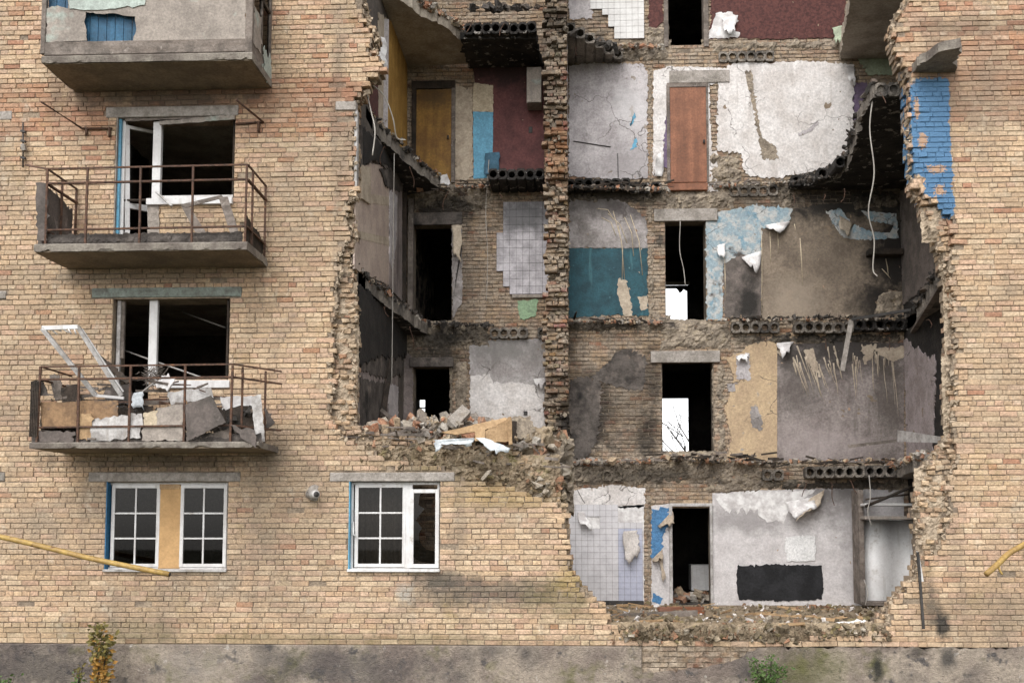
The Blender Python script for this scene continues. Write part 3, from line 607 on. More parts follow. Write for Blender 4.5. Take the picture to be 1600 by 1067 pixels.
# rear rooms
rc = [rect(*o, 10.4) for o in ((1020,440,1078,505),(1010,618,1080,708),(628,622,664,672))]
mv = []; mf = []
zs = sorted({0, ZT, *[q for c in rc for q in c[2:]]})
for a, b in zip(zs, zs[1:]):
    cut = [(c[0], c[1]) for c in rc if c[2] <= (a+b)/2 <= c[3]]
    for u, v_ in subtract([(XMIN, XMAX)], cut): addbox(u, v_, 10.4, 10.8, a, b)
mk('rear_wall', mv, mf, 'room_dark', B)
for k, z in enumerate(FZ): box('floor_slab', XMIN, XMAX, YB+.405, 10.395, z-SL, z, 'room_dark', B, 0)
box('light_block_roof', XMIN, XMAX, YB-.6, 11.2, ZT+.002, ZT+.25, 'slab', B, 0)  # unseen roof over the rear rooms, added to block light
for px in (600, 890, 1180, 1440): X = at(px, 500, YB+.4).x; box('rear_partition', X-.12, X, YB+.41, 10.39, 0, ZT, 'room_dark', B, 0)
Xp = at(641, 430, YB+.4).x; box('rear_partition', Xp-.1, Xp, YB+.41, 9.0, FZ[2]+.002, FZ[3]-SL-.002, 'brick_in', B, 0)
tube('window_bar', [at(655, 622, 10.45), at(655, 672, 10.45)], .02, 'metal_dark', B); tube('window_bar', [at(640, 637, 10.45), at(666, 637, 10.45)], .02, 'metal_dark', B)
box('room_wall', XMIN-.2, XMIN, 5.0, 10.8, 0, ZT, 'room', B, 0); box('room_wall', XMAX, XMAX+.2, 0.0, 10.8, 0, ZT, 'room', B, 0)

# ---------------------------------------------------------------- hollow core slabs and their broken ends
def core_slab(x0, x1, zt, yf, y1, mat='slab', parent=None, pitch=.185, rr=.07, keep=1., gap=()):
    """broken end of a hollow core slab: round holes really run into it; yf(x) = where the break is"""
    n = max(1, int(round((x1-x0)/pitch))); v = []; f = []; S = 16
    for c in range(n):
        a = x0+(x1-x0)*c/n; b = x0+(x1-x0)*(c+1)/n; cx = (a+b)/2; cz = zt-SL/2; y0 = yf(cx)+random.uniform(-.03, .03)
        if c in gap: y0 += .18
        k = len(v); r_ = rr*random.uniform(.93, 1.06)
        for lay in range(3):
            for s in range(S):
                t = 2*math.pi*(s+.5)/S; ct, st = math.cos(t), math.sin(t)
                if lay == 0:
                    m_ = max(abs(ct), abs(st)); X, Z = cx+ct/m_*(b-a)/2, cz+st/m_*SL/2; Y = y0+random.uniform(-.012, .015)
                elif lay == 1: X, Z, Y = cx+ct*r_, cz+st*r_, y0+random.uniform(-.008, .01)
                else: X, Z, Y = cx+ct*r_, cz+st*r_, min(y0+.9, y1)
                v.append((X, Y, Z))
        for s in range(S):                                           # outer shell back to the wall
            p = v[k+s]; v.append((p[0], y1+.02, p[2]))
        for s in range(S):
            q = (s+1) % S
            f += [(k+s, k+q, k+S+q, k+S+s), (k+S+s, k+S+q, k+2*S+q, k+2*S+s), (k+q, k+s, k+3*S+s, k+3*S+q)]
        f.append(tuple(range(k+2*S, k+3*S)))
    return mk('hollow_slab', v, f, mat, parent or B)
def XB(px, Y=YB): return at(px, 500, Y).x
def zlev(k): return FZ[k]-.0
# fifth floor level
core_slab(XB(868,3.4), XB(975), zlev(4)+.02, lambda x: 3.3+1.6*((x-XB(868,3.4))/(XB(975)-XB(868,3.4))), 5., 'slab')
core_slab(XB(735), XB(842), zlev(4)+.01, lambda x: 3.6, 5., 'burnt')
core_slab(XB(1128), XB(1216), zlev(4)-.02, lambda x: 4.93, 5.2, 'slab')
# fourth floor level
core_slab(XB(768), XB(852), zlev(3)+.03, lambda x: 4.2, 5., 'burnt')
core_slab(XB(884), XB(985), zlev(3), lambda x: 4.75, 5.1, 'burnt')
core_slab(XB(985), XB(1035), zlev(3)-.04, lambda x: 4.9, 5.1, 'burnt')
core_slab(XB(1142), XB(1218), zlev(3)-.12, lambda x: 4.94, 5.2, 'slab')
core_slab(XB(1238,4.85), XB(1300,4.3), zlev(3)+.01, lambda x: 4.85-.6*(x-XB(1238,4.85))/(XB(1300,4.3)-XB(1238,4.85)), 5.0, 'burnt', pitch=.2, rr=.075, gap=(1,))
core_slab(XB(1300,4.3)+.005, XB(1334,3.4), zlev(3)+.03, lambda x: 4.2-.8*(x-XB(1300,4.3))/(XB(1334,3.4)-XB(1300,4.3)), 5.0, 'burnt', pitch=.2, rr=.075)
# third floor level
core_slab(XB(766), XB(855), zlev(2)-.10, lambda x: 4.9, 5.2, 'slab', gap=(4,))
core_slab(XB(1141), XB(1216), zlev(2)-.03, lambda x: 4.86, 5.2, 'slab')
core_slab(XB(1238), XB(1330), zlev(2)-.05, lambda x: 4.82, 5.2, 'slab')
core_slab(XB(1330), XB(1424), zlev(2)-.02, lambda x: 4.75, 5.2, 'burnt')
# second floor level
core_slab(XB(895), XB(985), zlev(1)-.02, lambda x: 4.93, 5.2, 'rough', gap=(2,5))
core_slab(XB(1186), XB(1250), zlev(1)-.02, lambda x: 4.86, 5.2, 'slab', gap=(2,3))
core_slab(XB(1250), XB(1392), zlev(1)+.02, lambda x: 4.8-.5*(x-XB(1250))/(XB(1392)-XB(1250)), 5.2, 'slab')
core_slab(at(668,712,.06).x, at(800,712,.06).x, at(730,702,.06).z, lambda x: .05, .4, 'moss', gap=(0,))
bxp('window_jamb', 553, 172, 558, 310, .02, .12, 'pvc_dirty', FW)
def slab_plan(px, Z, mat, front, xside, name='broken_slab', top='slab', amp=.022):
    """what is left of a floor: plan outline from points of its lower edge, out to the side wall"""
    p = [at_z(a, b, Z) for a, b in px]; p = [(q.x, min(max(q.y, front), 4.98)) for q in p]
    poly = jag(p, amp, .12)
    poly = poly[:len(poly)] if False else jag(p+[(xside, p[-1][1]), (xside, 4.985)], amp, .09, (len(p), len(p)+1, len(p)-1))
    o = prism(name, poly, Z, Z+SL, 'slab' if mat == 'burnt' else mat, B, axis='z')
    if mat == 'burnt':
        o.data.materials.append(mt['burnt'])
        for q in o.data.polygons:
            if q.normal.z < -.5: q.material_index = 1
    for q in o.data.vertices: q.co.z += random.uniform(-.012, .012) if q.co.z > Z+.1 else 0
    return o
ZB4, ZB3, ZB2, ZB5 = FZ[3]-SL, FZ[2]-SL, FZ[1]-SL, FZ[4]-SL
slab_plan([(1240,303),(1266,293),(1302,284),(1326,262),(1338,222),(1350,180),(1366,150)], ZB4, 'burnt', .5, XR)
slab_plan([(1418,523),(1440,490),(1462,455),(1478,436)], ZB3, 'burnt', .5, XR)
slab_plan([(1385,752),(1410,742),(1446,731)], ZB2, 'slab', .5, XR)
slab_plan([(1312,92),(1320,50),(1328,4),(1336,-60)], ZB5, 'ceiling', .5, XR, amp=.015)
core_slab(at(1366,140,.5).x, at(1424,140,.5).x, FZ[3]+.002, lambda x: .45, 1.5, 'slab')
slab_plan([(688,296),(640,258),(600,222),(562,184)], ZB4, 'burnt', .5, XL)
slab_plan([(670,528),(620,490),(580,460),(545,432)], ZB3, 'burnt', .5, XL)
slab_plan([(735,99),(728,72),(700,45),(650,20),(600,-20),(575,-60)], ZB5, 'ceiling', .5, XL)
prism('broken_slab', jag([(XB(728), 3.7), (XB(842), 3.75), (XB(845), 4.985), (XB(730), 4.985)], .03), ZB5-.03, ZB5+.1, 'burnt', B, axis='z')
# edge strips of torn screed on the slabs
# ---------------------------------------------------------------- cross wall stub between the two rooms (toothed brick end)
stub = Bricks(); mv = []; mf = []
for r in range(int((ZT-FZ[1])/CH)+4):
    z0 = FZ[1]-.3+r*CH; z1 = z0+CH; zc = (z0+z1)/2; t = min(1, max(0, (zc-FZ[1])/(FZ[4]-FZ[1])))
    yf = 4.75-1.5*t+random.uniform(-.05, .05)+.2*noise.noise(Vector((0, 0, zc*2.6)))+.1*noise.noise(Vector((4, 0, zc*7)))
    xl, xr = XB(857), XB(887)
    if zc < FZ[2]: xl = XB(855)
    addbox(xl+.02, xr-.02, yf+.1, 5.0, z0, z1)
    x = xl-(.06 if r % 2 else 0)+random.uniform(-.04, .04)
    while x < xr-.02:
        L = random.choice((.125, .25, .125)); u, v_ = x, min(x+L, xr+.02)
        if random.random() > .1 and v_-u > .04:
            stub.add(brick_verts(u+.006, v_-.006, yf+random.uniform(-.035, .03), .25, z0+.004, z1-.004, c=.014, j=.014, rot=.06), tint_in(u, zc) if random.random() < .6 else tuple(a*random.uniform(.55, .85) for a in random.choice(REDS)))
        x += L
SW = mk('cross_wall', mv, mf, 'mortar_in', B); stub.build('toothed_bricks', 'brick_in', SW)
prism('plaster_patch', jag([(4.98-.0, FZ[3]+.05), (3.9, FZ[3]+.1), (3.7, FZ[4]-.4), (4.98, FZ[4]-.3)], .02), XB(887)-.03, XB(887)+.015, 'p_grey', SW, axis='x')

# ---------------------------------------------------------------- what still clings to the inner wall, floor by floor
W = BWALL
def pp(name, mat, lvl, pts, amp=.014, skip=()): return patch(name, pts, lvl, mat, W, amp, skip)
def tiles(px0, py0, px1, py1, nx, ny, mat, keep, matf=None, wallname='tiled_panel', lvl=2, Y=YB):
    """grout bed under single glazed tiles; keep(px,py) says which ones are left"""
    a, b, c, d = rect(px0, py0, px1, py1, Y); dx, dz = (b-a)/nx, (d-c)/ny; sh = {}
    bed = None; quads = []
    for j in range(ny):
        for i in range(nx):
            px = px0+(px1-px0)*(i+.5)/nx; py = py1-(py1-py0)*(j+.5)/ny
            if keep(px, py): quads.append((i, j, px, py))
    v = []; f = []
    for i, j, px, py in quads:
        k = len(v); x0, x1, z0, z1 = a+i*dx, a+(i+1)*dx, c+j*dz, c+(j+1)*dz; y0 = Y-.012-.007*lvl
        v += [(x0,y0,z0),(x1,y0,z0),(x1,y0,z1),(x0,y0,z1),(x0,Y+.01,z0),(x1,Y+.01,z0),(x1,Y+.01,z1),(x0,Y+.01,z1)]
        f += [(k,k+1,k+2,k+3),(k+3,k+2,k+6,k+7),(k+1,k,k+4,k+5),(k+4,k,k+3,k+7),(k+1,k+5,k+6,k+2)]
    bed = mk(wallname, v, f, 'grout_dark' if mat == 'tile_smoked' else 'grout', B)
    for i, j, px, py in quads:
        m_ = matf(px, py) if matf else mat
        if m_ not in sh:
            bm = bmesh.new(); bmesh.ops.create_cube(bm, size=1)
            for q in bm.verts: q.co = Vector((q.co.x*(dx-.006), q.co.y*.012, q.co.z*(dz-.006)))
            me = bpy.data.meshes.new('tile'); bm.to_mesh(me); bm.free(); me.materials.append(mt[m_]); sh[m_] = me
        o = bpy.data.objects.new('tile', sh[m_]); C.objects.link(o); o.parent = bed
        o.location = (a+(i+.5)*dx, Y-.014-.007*lvl+random.uniform(-.0015, .0015), c+(j+.5)*dz); o.rotation_euler = (random.uniform(-.012, .012), 0, random.uniform(-.012, .012))
    return bed
# --- fifth floor
tiles(922,-60,1006,62,9,13,'tile_white', lambda x, y: not (x < 937 and y > 12) and not (y > 40 and x < 962) and not (y > 24 and x < 948))
pp('plaster_patch', 'plaster' if False else 'p_grey', 1, [(886,-60),(924,-60),(926,30),(890,30)])
pp('wallpaper_patch', 'maroon_paper', 1, [(1014,-60),(1036,-60),(1036,34),(1026,46),(1014,44)])
pp('wallpaper_patch', 'maroon_paper', 1, [(1112,-60),(1322,-60),(1320,40),(1300,60),(1220,62),(1150,60),(1110,62)])
pp('wallpaper_patch', 'paper_white', 2, [(1118,22),(1144,20),(1154,34),(1138,46),(1156,52),(1152,60),(1104,62),(1112,44)])
bxp('door_frame', 1037, -60, 1044, 73, 4.97, .3, 'wood_grey', B); bxp('door_frame', 1099, -60, 1107, 73, 4.97, .3, 'wood_grey', B)
# --- fourth floor, right room
pp('plaster_patch', 'p_grey', 1, [(889,104),(925,98),(1004,101),(1012,112),(1011,190),(1012,278),(960,281),(889,276)])
pp('plaster_patch', 'p_white', 1, [(1021,112),(1045,104),(1142,108),(1142,130),(1108,132),(1112,238),(1120,236),(1122,300),(1104,300),(1104,132),(1044,134),(1040,200),(1036,255),(1020,275)], .01)
pp('plaster_patch', 'p_white', 2, [(1122,128),(1138,102),(1170,97),(1200,100),(1260,96),(1334,102),(1334,195),(1330,240),(1322,256),(1290,264),(1250,272),(1215,279),(1172,277),(1162,266),(1158,240),(1120,236)])
pp('crack', 'rough', 3, [(1164,112),(1174,110),(1180,160),(1190,215),(1213,232),(1216,250),(1192,250),(1186,225),(1176,170)], .015)
pp('scar', 'p_grey', 3, [(1246,208),(1262,202),(1276,190),(1279,193),(1268,206),(1248,214)], .008)
pp('wallpaper_patch', 'purple', 2, [(1334,130),(1354,130),(1352,180),(1340,205),(1333,190)])
pp('wallpaper_patch', 'purple', 3, [(1040,184),(1047,172),(1047,262),(1036,262)])
pp('wallpaper_patch', 'green', 1, [(1340,40),(1412,40),(1412,118),(1356,118),(1338,90)])
for q in ((985,215,996,236),(984,176,994,198)): pp('paint_trace', 'skyblue', 2, [(q[0],q[3]),(q[0]+4,(q[1]+q[3])/2),(q[2]-2,q[1]),(q[2],q[1]+8),(q[2]-5,q[3]-4)], .012)
tube('groove', [at(896,221,4.98), at(954,230,4.98)], .012, 'metal_dark', W)
tube('groove', [at(965,240,4.985), at(966,278,4.985)], .008, 'metal_dark', W)
D = bxp('door', 1047, 136, 1104, 285, 4.97, .05, 'door_brown', B); bxp('threshold', 1043, 286, 1106, 297, 4.9, .1, 'door_brown', D)
tube('handle', [at(1100,219,4.95), at(1100,224,4.93)], .02, 'metal_dark', D)
bxp('door_frame', 1042, 132, 1047, 286, 4.955, .07, 'wood_grey', D); bxp('door_frame', 1104, 132, 1107, 286, 4.955, .07, 'wood_grey', D); bxp('door_head', 1042, 129, 1107, 136, 4.953, .07, 'wood_grey', D)
bxp('lintel', 1046, 110, 1140, 129, 4.955, .05, 'lintel', W)
# --- fourth floor, left room
D = bxp('door', 650, 140, 705, 284, 4.97, .05, 'yellow_wood', B)
bxp('door_frame', 643, 134, 650, 285, 4.95, .09, 'wood_dark', D); bxp('door_frame', 705, 134, 711, 285, 4.95, .09, 'wood_grey', D); bxp('door_head', 643, 126, 711, 138, 4.945, .09, 'wood_dark', D)
tube('handle', [at(700,212,4.95), at(700,217,4.93)], .018, 'metal_dark', D)
flap('paper_scrap', [(684,276,4.93),(700,272,4.93),(704,292,4.9),(684,290,4.9)], 'paper_white', D, .03, 5)
pp('wallpaper_patch', 'paper_buff', 1, [(711,134),(738,140),(739,275),(725,285),(711,282)])
pp('paint_band', 'cream', 1, [(739,138),(742,130),(770,134),(771,176),(739,175)], .006)
pp('paint_band', 'skyblue', 1, [(739,175),(771,176),(769,278),(740,280)], .004)
pp('paint_band', 'maroon', 1, [(738,98),(850,96),(850,270),(815,272),(770,268),(771,134),(742,130)], .004)
bxp('wall_switch', 826, 198, 832, 208, 4.975, .02, 'metal_dark', W)
cb = bxp('kitchen_cabinet', 823, 105, 846, 161, 4.6, .38, 'sheet_grey'); tag(cb, 'pale wall cabinet hanging on the maroon wall by the cross wall', 'cabinet')
board('door_leaf', [(824,106,4.585),(845,106,4.585),(845,160,4.585),(824,160,4.585)], .018, 'sheet_grey', cb)
bag = flap('cloth_rag', [(757,240,4.93),(781,238,4.93),(780,272,4.88),(758,278,4.88)], 'rubber_blue', None, .1, 7, .01, .02); tag(bag, 'dark blue rag hanging at the foot of the sky blue wall strip', 'rag')
# left party wall, fourth floor: yellow board, hanging paper
patch_x('yellow_board', [(604,30),(634,56),(634,256),(604,222)], XL, 'yellow_board', B, .03, .003)
patch_x('wallpaper_patch', [(590,20),(603,30),(603,215),(590,200)], XL, 'paper_buff', B, .015, .02)
patch_x('wallpaper_patch', [(574,60),(590,80),(590,190),(572,160)], XL, 'maroon_paper', B, .015, .02)
f_ = flap('hanging_wallpaper', [(590,58,1.8),(603,60,1.9),(604,104,1.9),(594,104,1.8)], 'paper_white', None, .1, 7); tag(f_, 'white wallpaper strip curling off the upper left party wall', 'wallpaper')
bxp('party_pier', 597, 30, 606, 232, 2.4, .06, 'p_grey', B)
# --- third floor, left room
patch_x('tiled_panel', [(556,250),(606,262),(606,446),(552,420)], XL, 'tile_beige', B, .02, .01)
patch_x('plaster_patch', [(606,262),(626,270),(626,470),(606,450)], XL, 'p_left', B, .03, .01)
patch_x('tile_band', [(556,300),(606,308),(606,322),(556,314)], XL, 'paper_buff', B, .024, .004); patch_x('tile_band', [(555,360),(606,372),(606,384),(555,372)], XL, 'paper_buff', B, .024, .004)
patch_x('plaster_patch', [(606,300),(618,306),(616,380),(610,420),(606,410)], XL, 'p_grey', B, .04, .02); patch_x('soot_patch', [(590,264),(626,270),(626,300),(600,292)], XL, 'p_dark', B, .045, .02)
patch_x('plaster_patch', [(560,590),(600,600),(604,680),(575,700),(560,660)], XL, 'p_dark', B, .03, .03); patch_x('plaster_patch', [(606,600),(620,604),(620,690),(604,690)], XL, 'p_grey', B, .03, .02); patch_x('soot_patch', [(556,545),(628,535),(628,585),(590,590),(556,575)], XL, 'p_dark', B, .035, .03)
patch_x('soot_patch', [(560,196),(640,262),(640,300),(600,262),(580,250),(558,262)], XL, 'p_dark', B, .05, .02)
patch_x('soot_patch', [(556,446),(634,506),(634,552),(612,560),(590,556),(556,572)], XL, 'soot_black', B, .055, .03); patch_x('soot_patch', [(562,200),(640,270),(640,296),(606,262),(580,250),(562,258)], XL, 'soot_black', B, .06, .02)
patch_x('cable_duct', [(560,258),(574,262),(574,320),(560,310)], XL, 'paper_buff', B, .06, .004)
bxp('charred_post', 626, 300, 634, 498, 4.6, .12, 'wood_dark', B); bxp('charred_post', 637, 310, 645, 505, 4.9, .12, 'wood_grey', B); bxp('charred_post', 615, 290, 622, 480, 4.0, .08, 'wood_dark', B)
bxp('lintel', 640, 332, 722, 351, 4.93, .08, 'p_dark', W)
pp('plaster_patch', 'p_smoke', 1, [(706,345),(722,346),(720,400),(712,440),(722,380),(722,470),(707,500)], .01)
tiles(776,316,858,460,8,12,'tile_smoked', lambda x, y: not (x < 785 and (y < 360 or y > 424)) and not (x < 797 and y > 448) and not (x < 790 and y < 330))
bxp('skirting', 800, 460, 858, 465, 4.95, .06, 'concrete', W)
pp('paint_trace', 'green2', 1, [(808,470),(840,468),(838,492),(826,498),(812,500)], .012)
# --- third floor, right room
pp('plaster_patch', 'p_smoke', 1, [(890,312),(960,310),(990,325),(1010,345),(1012,388),(889,388)])
pp('paint_band', 'teal', 1, [(889,388),(1012,388),(1011,440),(1013,494),(960,492),(889,497)], .01)
pp('bare_plaster', 'paper_buff', 2, [(966,436),(978,438),(984,462),(988,494),(976,494),(964,458)], .012); pp('bare_plaster', 'paper_buff', 2, [(996,464),(1011,462),(1012,482),(1002,486)], .012)
for a, b, c, d in ((934,326,958,342),(958,330,976,436),(976,340,990,400),(940,340,962,368),(985,336,1004,430),(966,352,972,440),(950,334,980,380)):
    tube('plaster_run', [at(a,b,4.984), at((a+c)/2+4,(b+d)/2-6,4.983), at(c,d,4.984)], .009, 'cream', W, 5)
bxp('lintel', 1022, 326, 1121, 345, 4.94, .08, 'lintel', W)
pp('plaster_patch', 'p_bluewhite', 1, [(1103,345),(1121,345),(1124,380),(1132,400),(1128,450),(1130,500),(1104,500)])
pp('paint_band', 'p_bluewhite', 2, [(1121,332),(1180,322),(1238,326),(1234,344),(1226,358),(1190,356),(1188,396),(1176,404),(1160,398),(1146,404),(1130,412),(1122,385)], .016)
pp('wallpaper_patch', 'paper_sooty', 1, [(1130,404),(1190,390),(1190,497),(1132,497)])
pp('wallpaper_patch', 'paper_brown', 1, [(1190,352),(1230,346),(1240,326),(1300,318),(1412,318),(1412,455),(1388,452),(1370,470),(1365,496),(1190,498)], .01)
pp('wallpaper_patch', 'p_bluewhite', 2, [(1290,330),(1312,326),(1330,350),(1360,362),(1390,364),(1396,352),(1360,346),(1345,330),(1400,334),(1404,372),(1350,376),(1318,372),(1300,350)], .012)
for q in ([(1120,384,4.95),(1134,380,4.95),(1132,404,4.86),(1122,400,4.88)],[(1158,402,4.95),(1190,392,4.95),(1184,424,4.84),(1170,416,4.86)],[(1194,352,4.95),(1234,346,4.95),(1222,362,4.85),(1204,360,4.84)]): flap('torn_paper', q, 'paper_white', W, .05, 6)
for a, b, c, d in ((1203,362,1204,412),(1215,362,1216,396),(1250,372,1254,446),(1190,360,1190,496),(1132,400,1133,470),(1241,350,1243,362),(1378,420,1392,436),(1384,404,1388,430)):
    tube('plaster_run', [at(a,b,4.984), at((a+c)/2+.6,(b+d)/2,4.982), at(c,d,4.985)], [.008,.011,.004], 'cream', W, 5)
prism('paint_band', jag([(4.99, FZ[2]+.3), (1.5, FZ[2]+.5), (3.4, FZ[3]-.35), (4.99, FZ[3]-.3)], .02), XR-.02, XR+.01, 'paper_sooty', B, axis='x')
bxp('charred_shelf', 1358, 388, 1412, 397, 4.75, .25, 'wood_dark', B)
# --- second floor, left room
patch_x('plaster_patch', [(556,548),(620,566),(620,720),(556,700)], XL, 'p_left', B, .02, .01)
bxp('lintel', 640, 558, 708, 573, 4.93, .08, 'p_dark', W)
pp('plaster_patch', 'p_left', 1, [(630,545),(645,560),(645,700),(630,700)])
pp('plaster_patch', 'p_white2', 1, [(734,540),(765,532),(852,530),(852,600),(850,640),(853,672),(800,668),(734,668),(736,620),(733,560)], .014)
pp('plaster_patch', 'p_white', 2, [(735,588),(765,584),(770,596),(785,600),(800,596),(830,602),(850,598),(850,640),(853,672),(800,668),(734,668)], .012)
bxp('bracket', 818, 642, 824, 648, 4.94, .05, 'metal_dark', W)
# --- second floor, right room
pp('plaster_patch', 'p_dark', 1, [(960,552),(985,545),(1010,560),(1005,610),(980,608),(958,602),(940,596),(922,590),(938,576),(950,568)], .016)
pp('plaster_patch', 'p_dark', 1, [(892,592),(915,588),(940,598),(938,640),(934,690),(915,718),(894,714),(888,640)], .02)
bxp('lintel', 1017, 548, 1125, 566, 4.94, .08, 'lintel', W)
pp('plaster_patch', 'p_tan', 2, [(1136,560),(1160,550),(1172,536),(1214,532),(1214,722),(1136,722),(1142,680),(1132,640),(1146,590)], .012, (3,4))
pp('plaster_patch', 'p_grey', 3, [(1150,556),(1170,552),(1172,594),(1150,592)], .012)
pp('plaster_patch', 'p_smoke', 3, [(1172,636),(1182,632),(1192,662),(1190,672),(1174,668)], .014); pp('plaster_patch', 'p_smoke', 3, [(1136,600),(1150,598),(1148,612),(1138,612)], .014)
pp('wallpaper_patch', 'paper_mauve', 1, [(1214,540),(1300,534),(1412,536),(1412,722),(1214,722)], .004)
for k in range(46):
    a = random.choice((random.uniform(1235, 1310), random.uniform(1320, 1395))); b = random.uniform(540, 575); L = random.uniform(8, 60)*random.choice((1, 1, 1.5)); s_ = random.uniform(.1, .38)*(1 if a < 1310 else .3)
    pts = [at(a+s_*L*t+random.uniform(-.8, .8), b+L*t, 4.985) for t in (0, .25, .5, .75, 1)]; r0 = random.uniform(.008, .02)
    tube('plaster_run', pts, [r0, r0*random.uniform(.5, 1.2), r0*.6, r0*random.uniform(.3, .8), .002], 'paper_buff', W, 5)
for q in ([(1214,538),(1236,534),(1230,546),(1222,556),(1214,552)],[(1255,548),(1270,544),(1282,590),(1272,580),(1262,566)],[(1345,540),(1370,538),(1362,560),(1350,570)],[(1366,545),(1430,540),(1410,560),(1395,566),(1376,556)]): pp('torn_plaster', 'paper_buff', 2, q, .014)
prism('wallpaper_patch', jag([(4.99, FZ[1]+.05), (3.5, FZ[1]+.1), (3.2, FZ[2]-1.1), (4.99, FZ[2]-.4)], .03), XR-.02, XR+.01, 'paper_pink', B, axis='x')
# --- ground floor
pp('plaster_patch', 'p_white', 1, [(889,766),(960,758),(1008,762),(1008,792),(889,796)])
tiles(890,788,1004,938,12,16,'tile_lilac', lambda x, y: not (x > 968 and y < 812) and not (920 < x < 940 and 805 < y < 830), lambda x, y: 'tile_blue' if x > 964 and y > 826 else 'tile_lilac')
bxp('skirting', 935, 938, 1006, 946, 4.95, .05, 'metal_dark', W)
pp('plaster_patch', 'paper_white', 1, [(889,796),(1006,788),(1006,942),(889,942)], .004)
pp('paint_band', 'facade_blue', 2, [(1018,796),(1046,792),(1046,818),(1036,836),(1034,862),(1018,872)])
pp('wallpaper_patch', 'mural_wall', 1, [(1018,790),(1050,786),(1050,946),(1018,946)], .006)
pp('paint_trace', 'facade_blue', 2, [(1020,926),(1036,934),(1030,944),(1019,940)], .008)
for q, m_ in (([(1028,822,4.96),(1050,798,4.95),(1054,816,4.85),(1034,826,4.88)],'paper_buff'),([(1018,874,4.96),(1034,858,4.95),(1036,872,4.86),(1022,880,4.88)],'paper_buff'),([(1028,872,4.96),(1036,870,4.95),(1040,906,4.9),(1036,908,4.9)],'paper_buff')): flap('torn_paper', q, m_, W, .05, 6)
bxp('door_frame', 1046, 790, 1051, 946, 4.94, .1, 'pvc_dirty', B); bxp('door_frame', 1110, 790, 1114, 946, 4.94, .1, 'pvc_dirty', B); bxp('door_frame', 1046, 786, 1114, 791, 4.94, .1, 'pvc_dirty', B)
mw = pp('wallpapered_wall', 'mural_wall', 1, [(1113,770),(1200,766),(1300,762),(1412,766),(1412,946),(1113,946)], .005)
pp('torn_paper', 'paper_white', 2, [(1113,772),(1184,765),(1240,768),(1276,764),(1240,790),(1230,802),(1224,818),(1214,812),(1200,816),(1186,806),(1183,794),(1178,803),(1172,792),(1166,804),(1160,792),(1152,803),(1145,788),(1140,802),(1128,792)], .008)
# plain painted stand-in on the wall (black field with a white one above)
patch('painted_field', [(1152,884),(1215,881),(1284,883),(1286,910),(1284,936),(1220,939),(1154,936),(1150,910)], 3, 'black_paint', W, .01)
patch('painted_field', [(1228,838),(1272,836),(1274,856),(1272,876),(1230,877),(1226,858)], 4, 'white_paint', W, .008)
fl = flap('hanging_wallpaper', [(1252,786,4.9),(1290,764,4.93),(1280,788,4.75),(1242,812,4.7)], 'paper_buff', None, .08, 8); tag(fl, 'buff backed wallpaper sheet curling off the wall above the black painted patch', 'wallpaper')
fl = flap('hanging_wallpaper', [(1228,784,4.9),(1270,776,4.9),(1276,790,4.72),(1240,810,4.7)], 'paper_white', None, .05, 8); tag(fl, 'white torn wallpaper sheet drooping beside the buff one on ground floor', 'wallpaper')
cl = flap('cloth', [(972,830,4.93),(996,828,4.93),(1000,862,4.9),(980,880,4.88)], 'cloth', None, .09, 9, .012, .03); tag(cl, 'off white cloth hanging on the lilac tiled wall', 'cloth')
fl = flap('hanging_wallpaper', [(902,800,4.95),(912,798,4.95),(926,826,4.85),(904,818,4.88)], 'paper_white', None, .08, 7); tag(fl, 'small white torn sheet peeling from the tiles at left', 'wallpaper')
# ragged bands of masonry at each floor line
for q in ((886,66,1045,100),(1100,62,1330,80),(1005,40,1042,75)): rough('broken_ledge', *q, 4.99, 'rough', W, .06)
for q in ((640,286,770,330),(884,292,1045,318),(1040,296,1150,330),(1106,238,1160,300),(1215,290,1240,330),(1330,300,1412,330)): rough('broken_ledge', *q, 4.985, 'rough', W, .07)
for q in ((640,504,768,545),(855,496,1045,520),(1030,502,1145,548),(1130,492,1412,506),(1140,520,1412,540),(1012,320,1022,505)): rough('broken_ledge', *q, 4.985, 'rough', W, .06)
for q in ((886,714,1040,760),(1030,708,1190,752),(1100,740,1190,772),(1180,722,1412,732),(1180,748,1412,768),(1118,566,1136,712)): rough('broken_ledge', *q, 4.985, 'rough', W, .07)
rough('broken_ledge', 1366, 452, 1412, 496, 4.985, 'rough', W, .04); rough('broken_ledge', 1012, 104, 1021, 285, 4.985, 'rough', W, .04); rough('broken_ledge', 1008, 770, 1018, 945, 4.985, 'rough', W, .04)
rough('broken_ledge', 706, 560, 734, 668, 4.995, 'rough', W, .03)

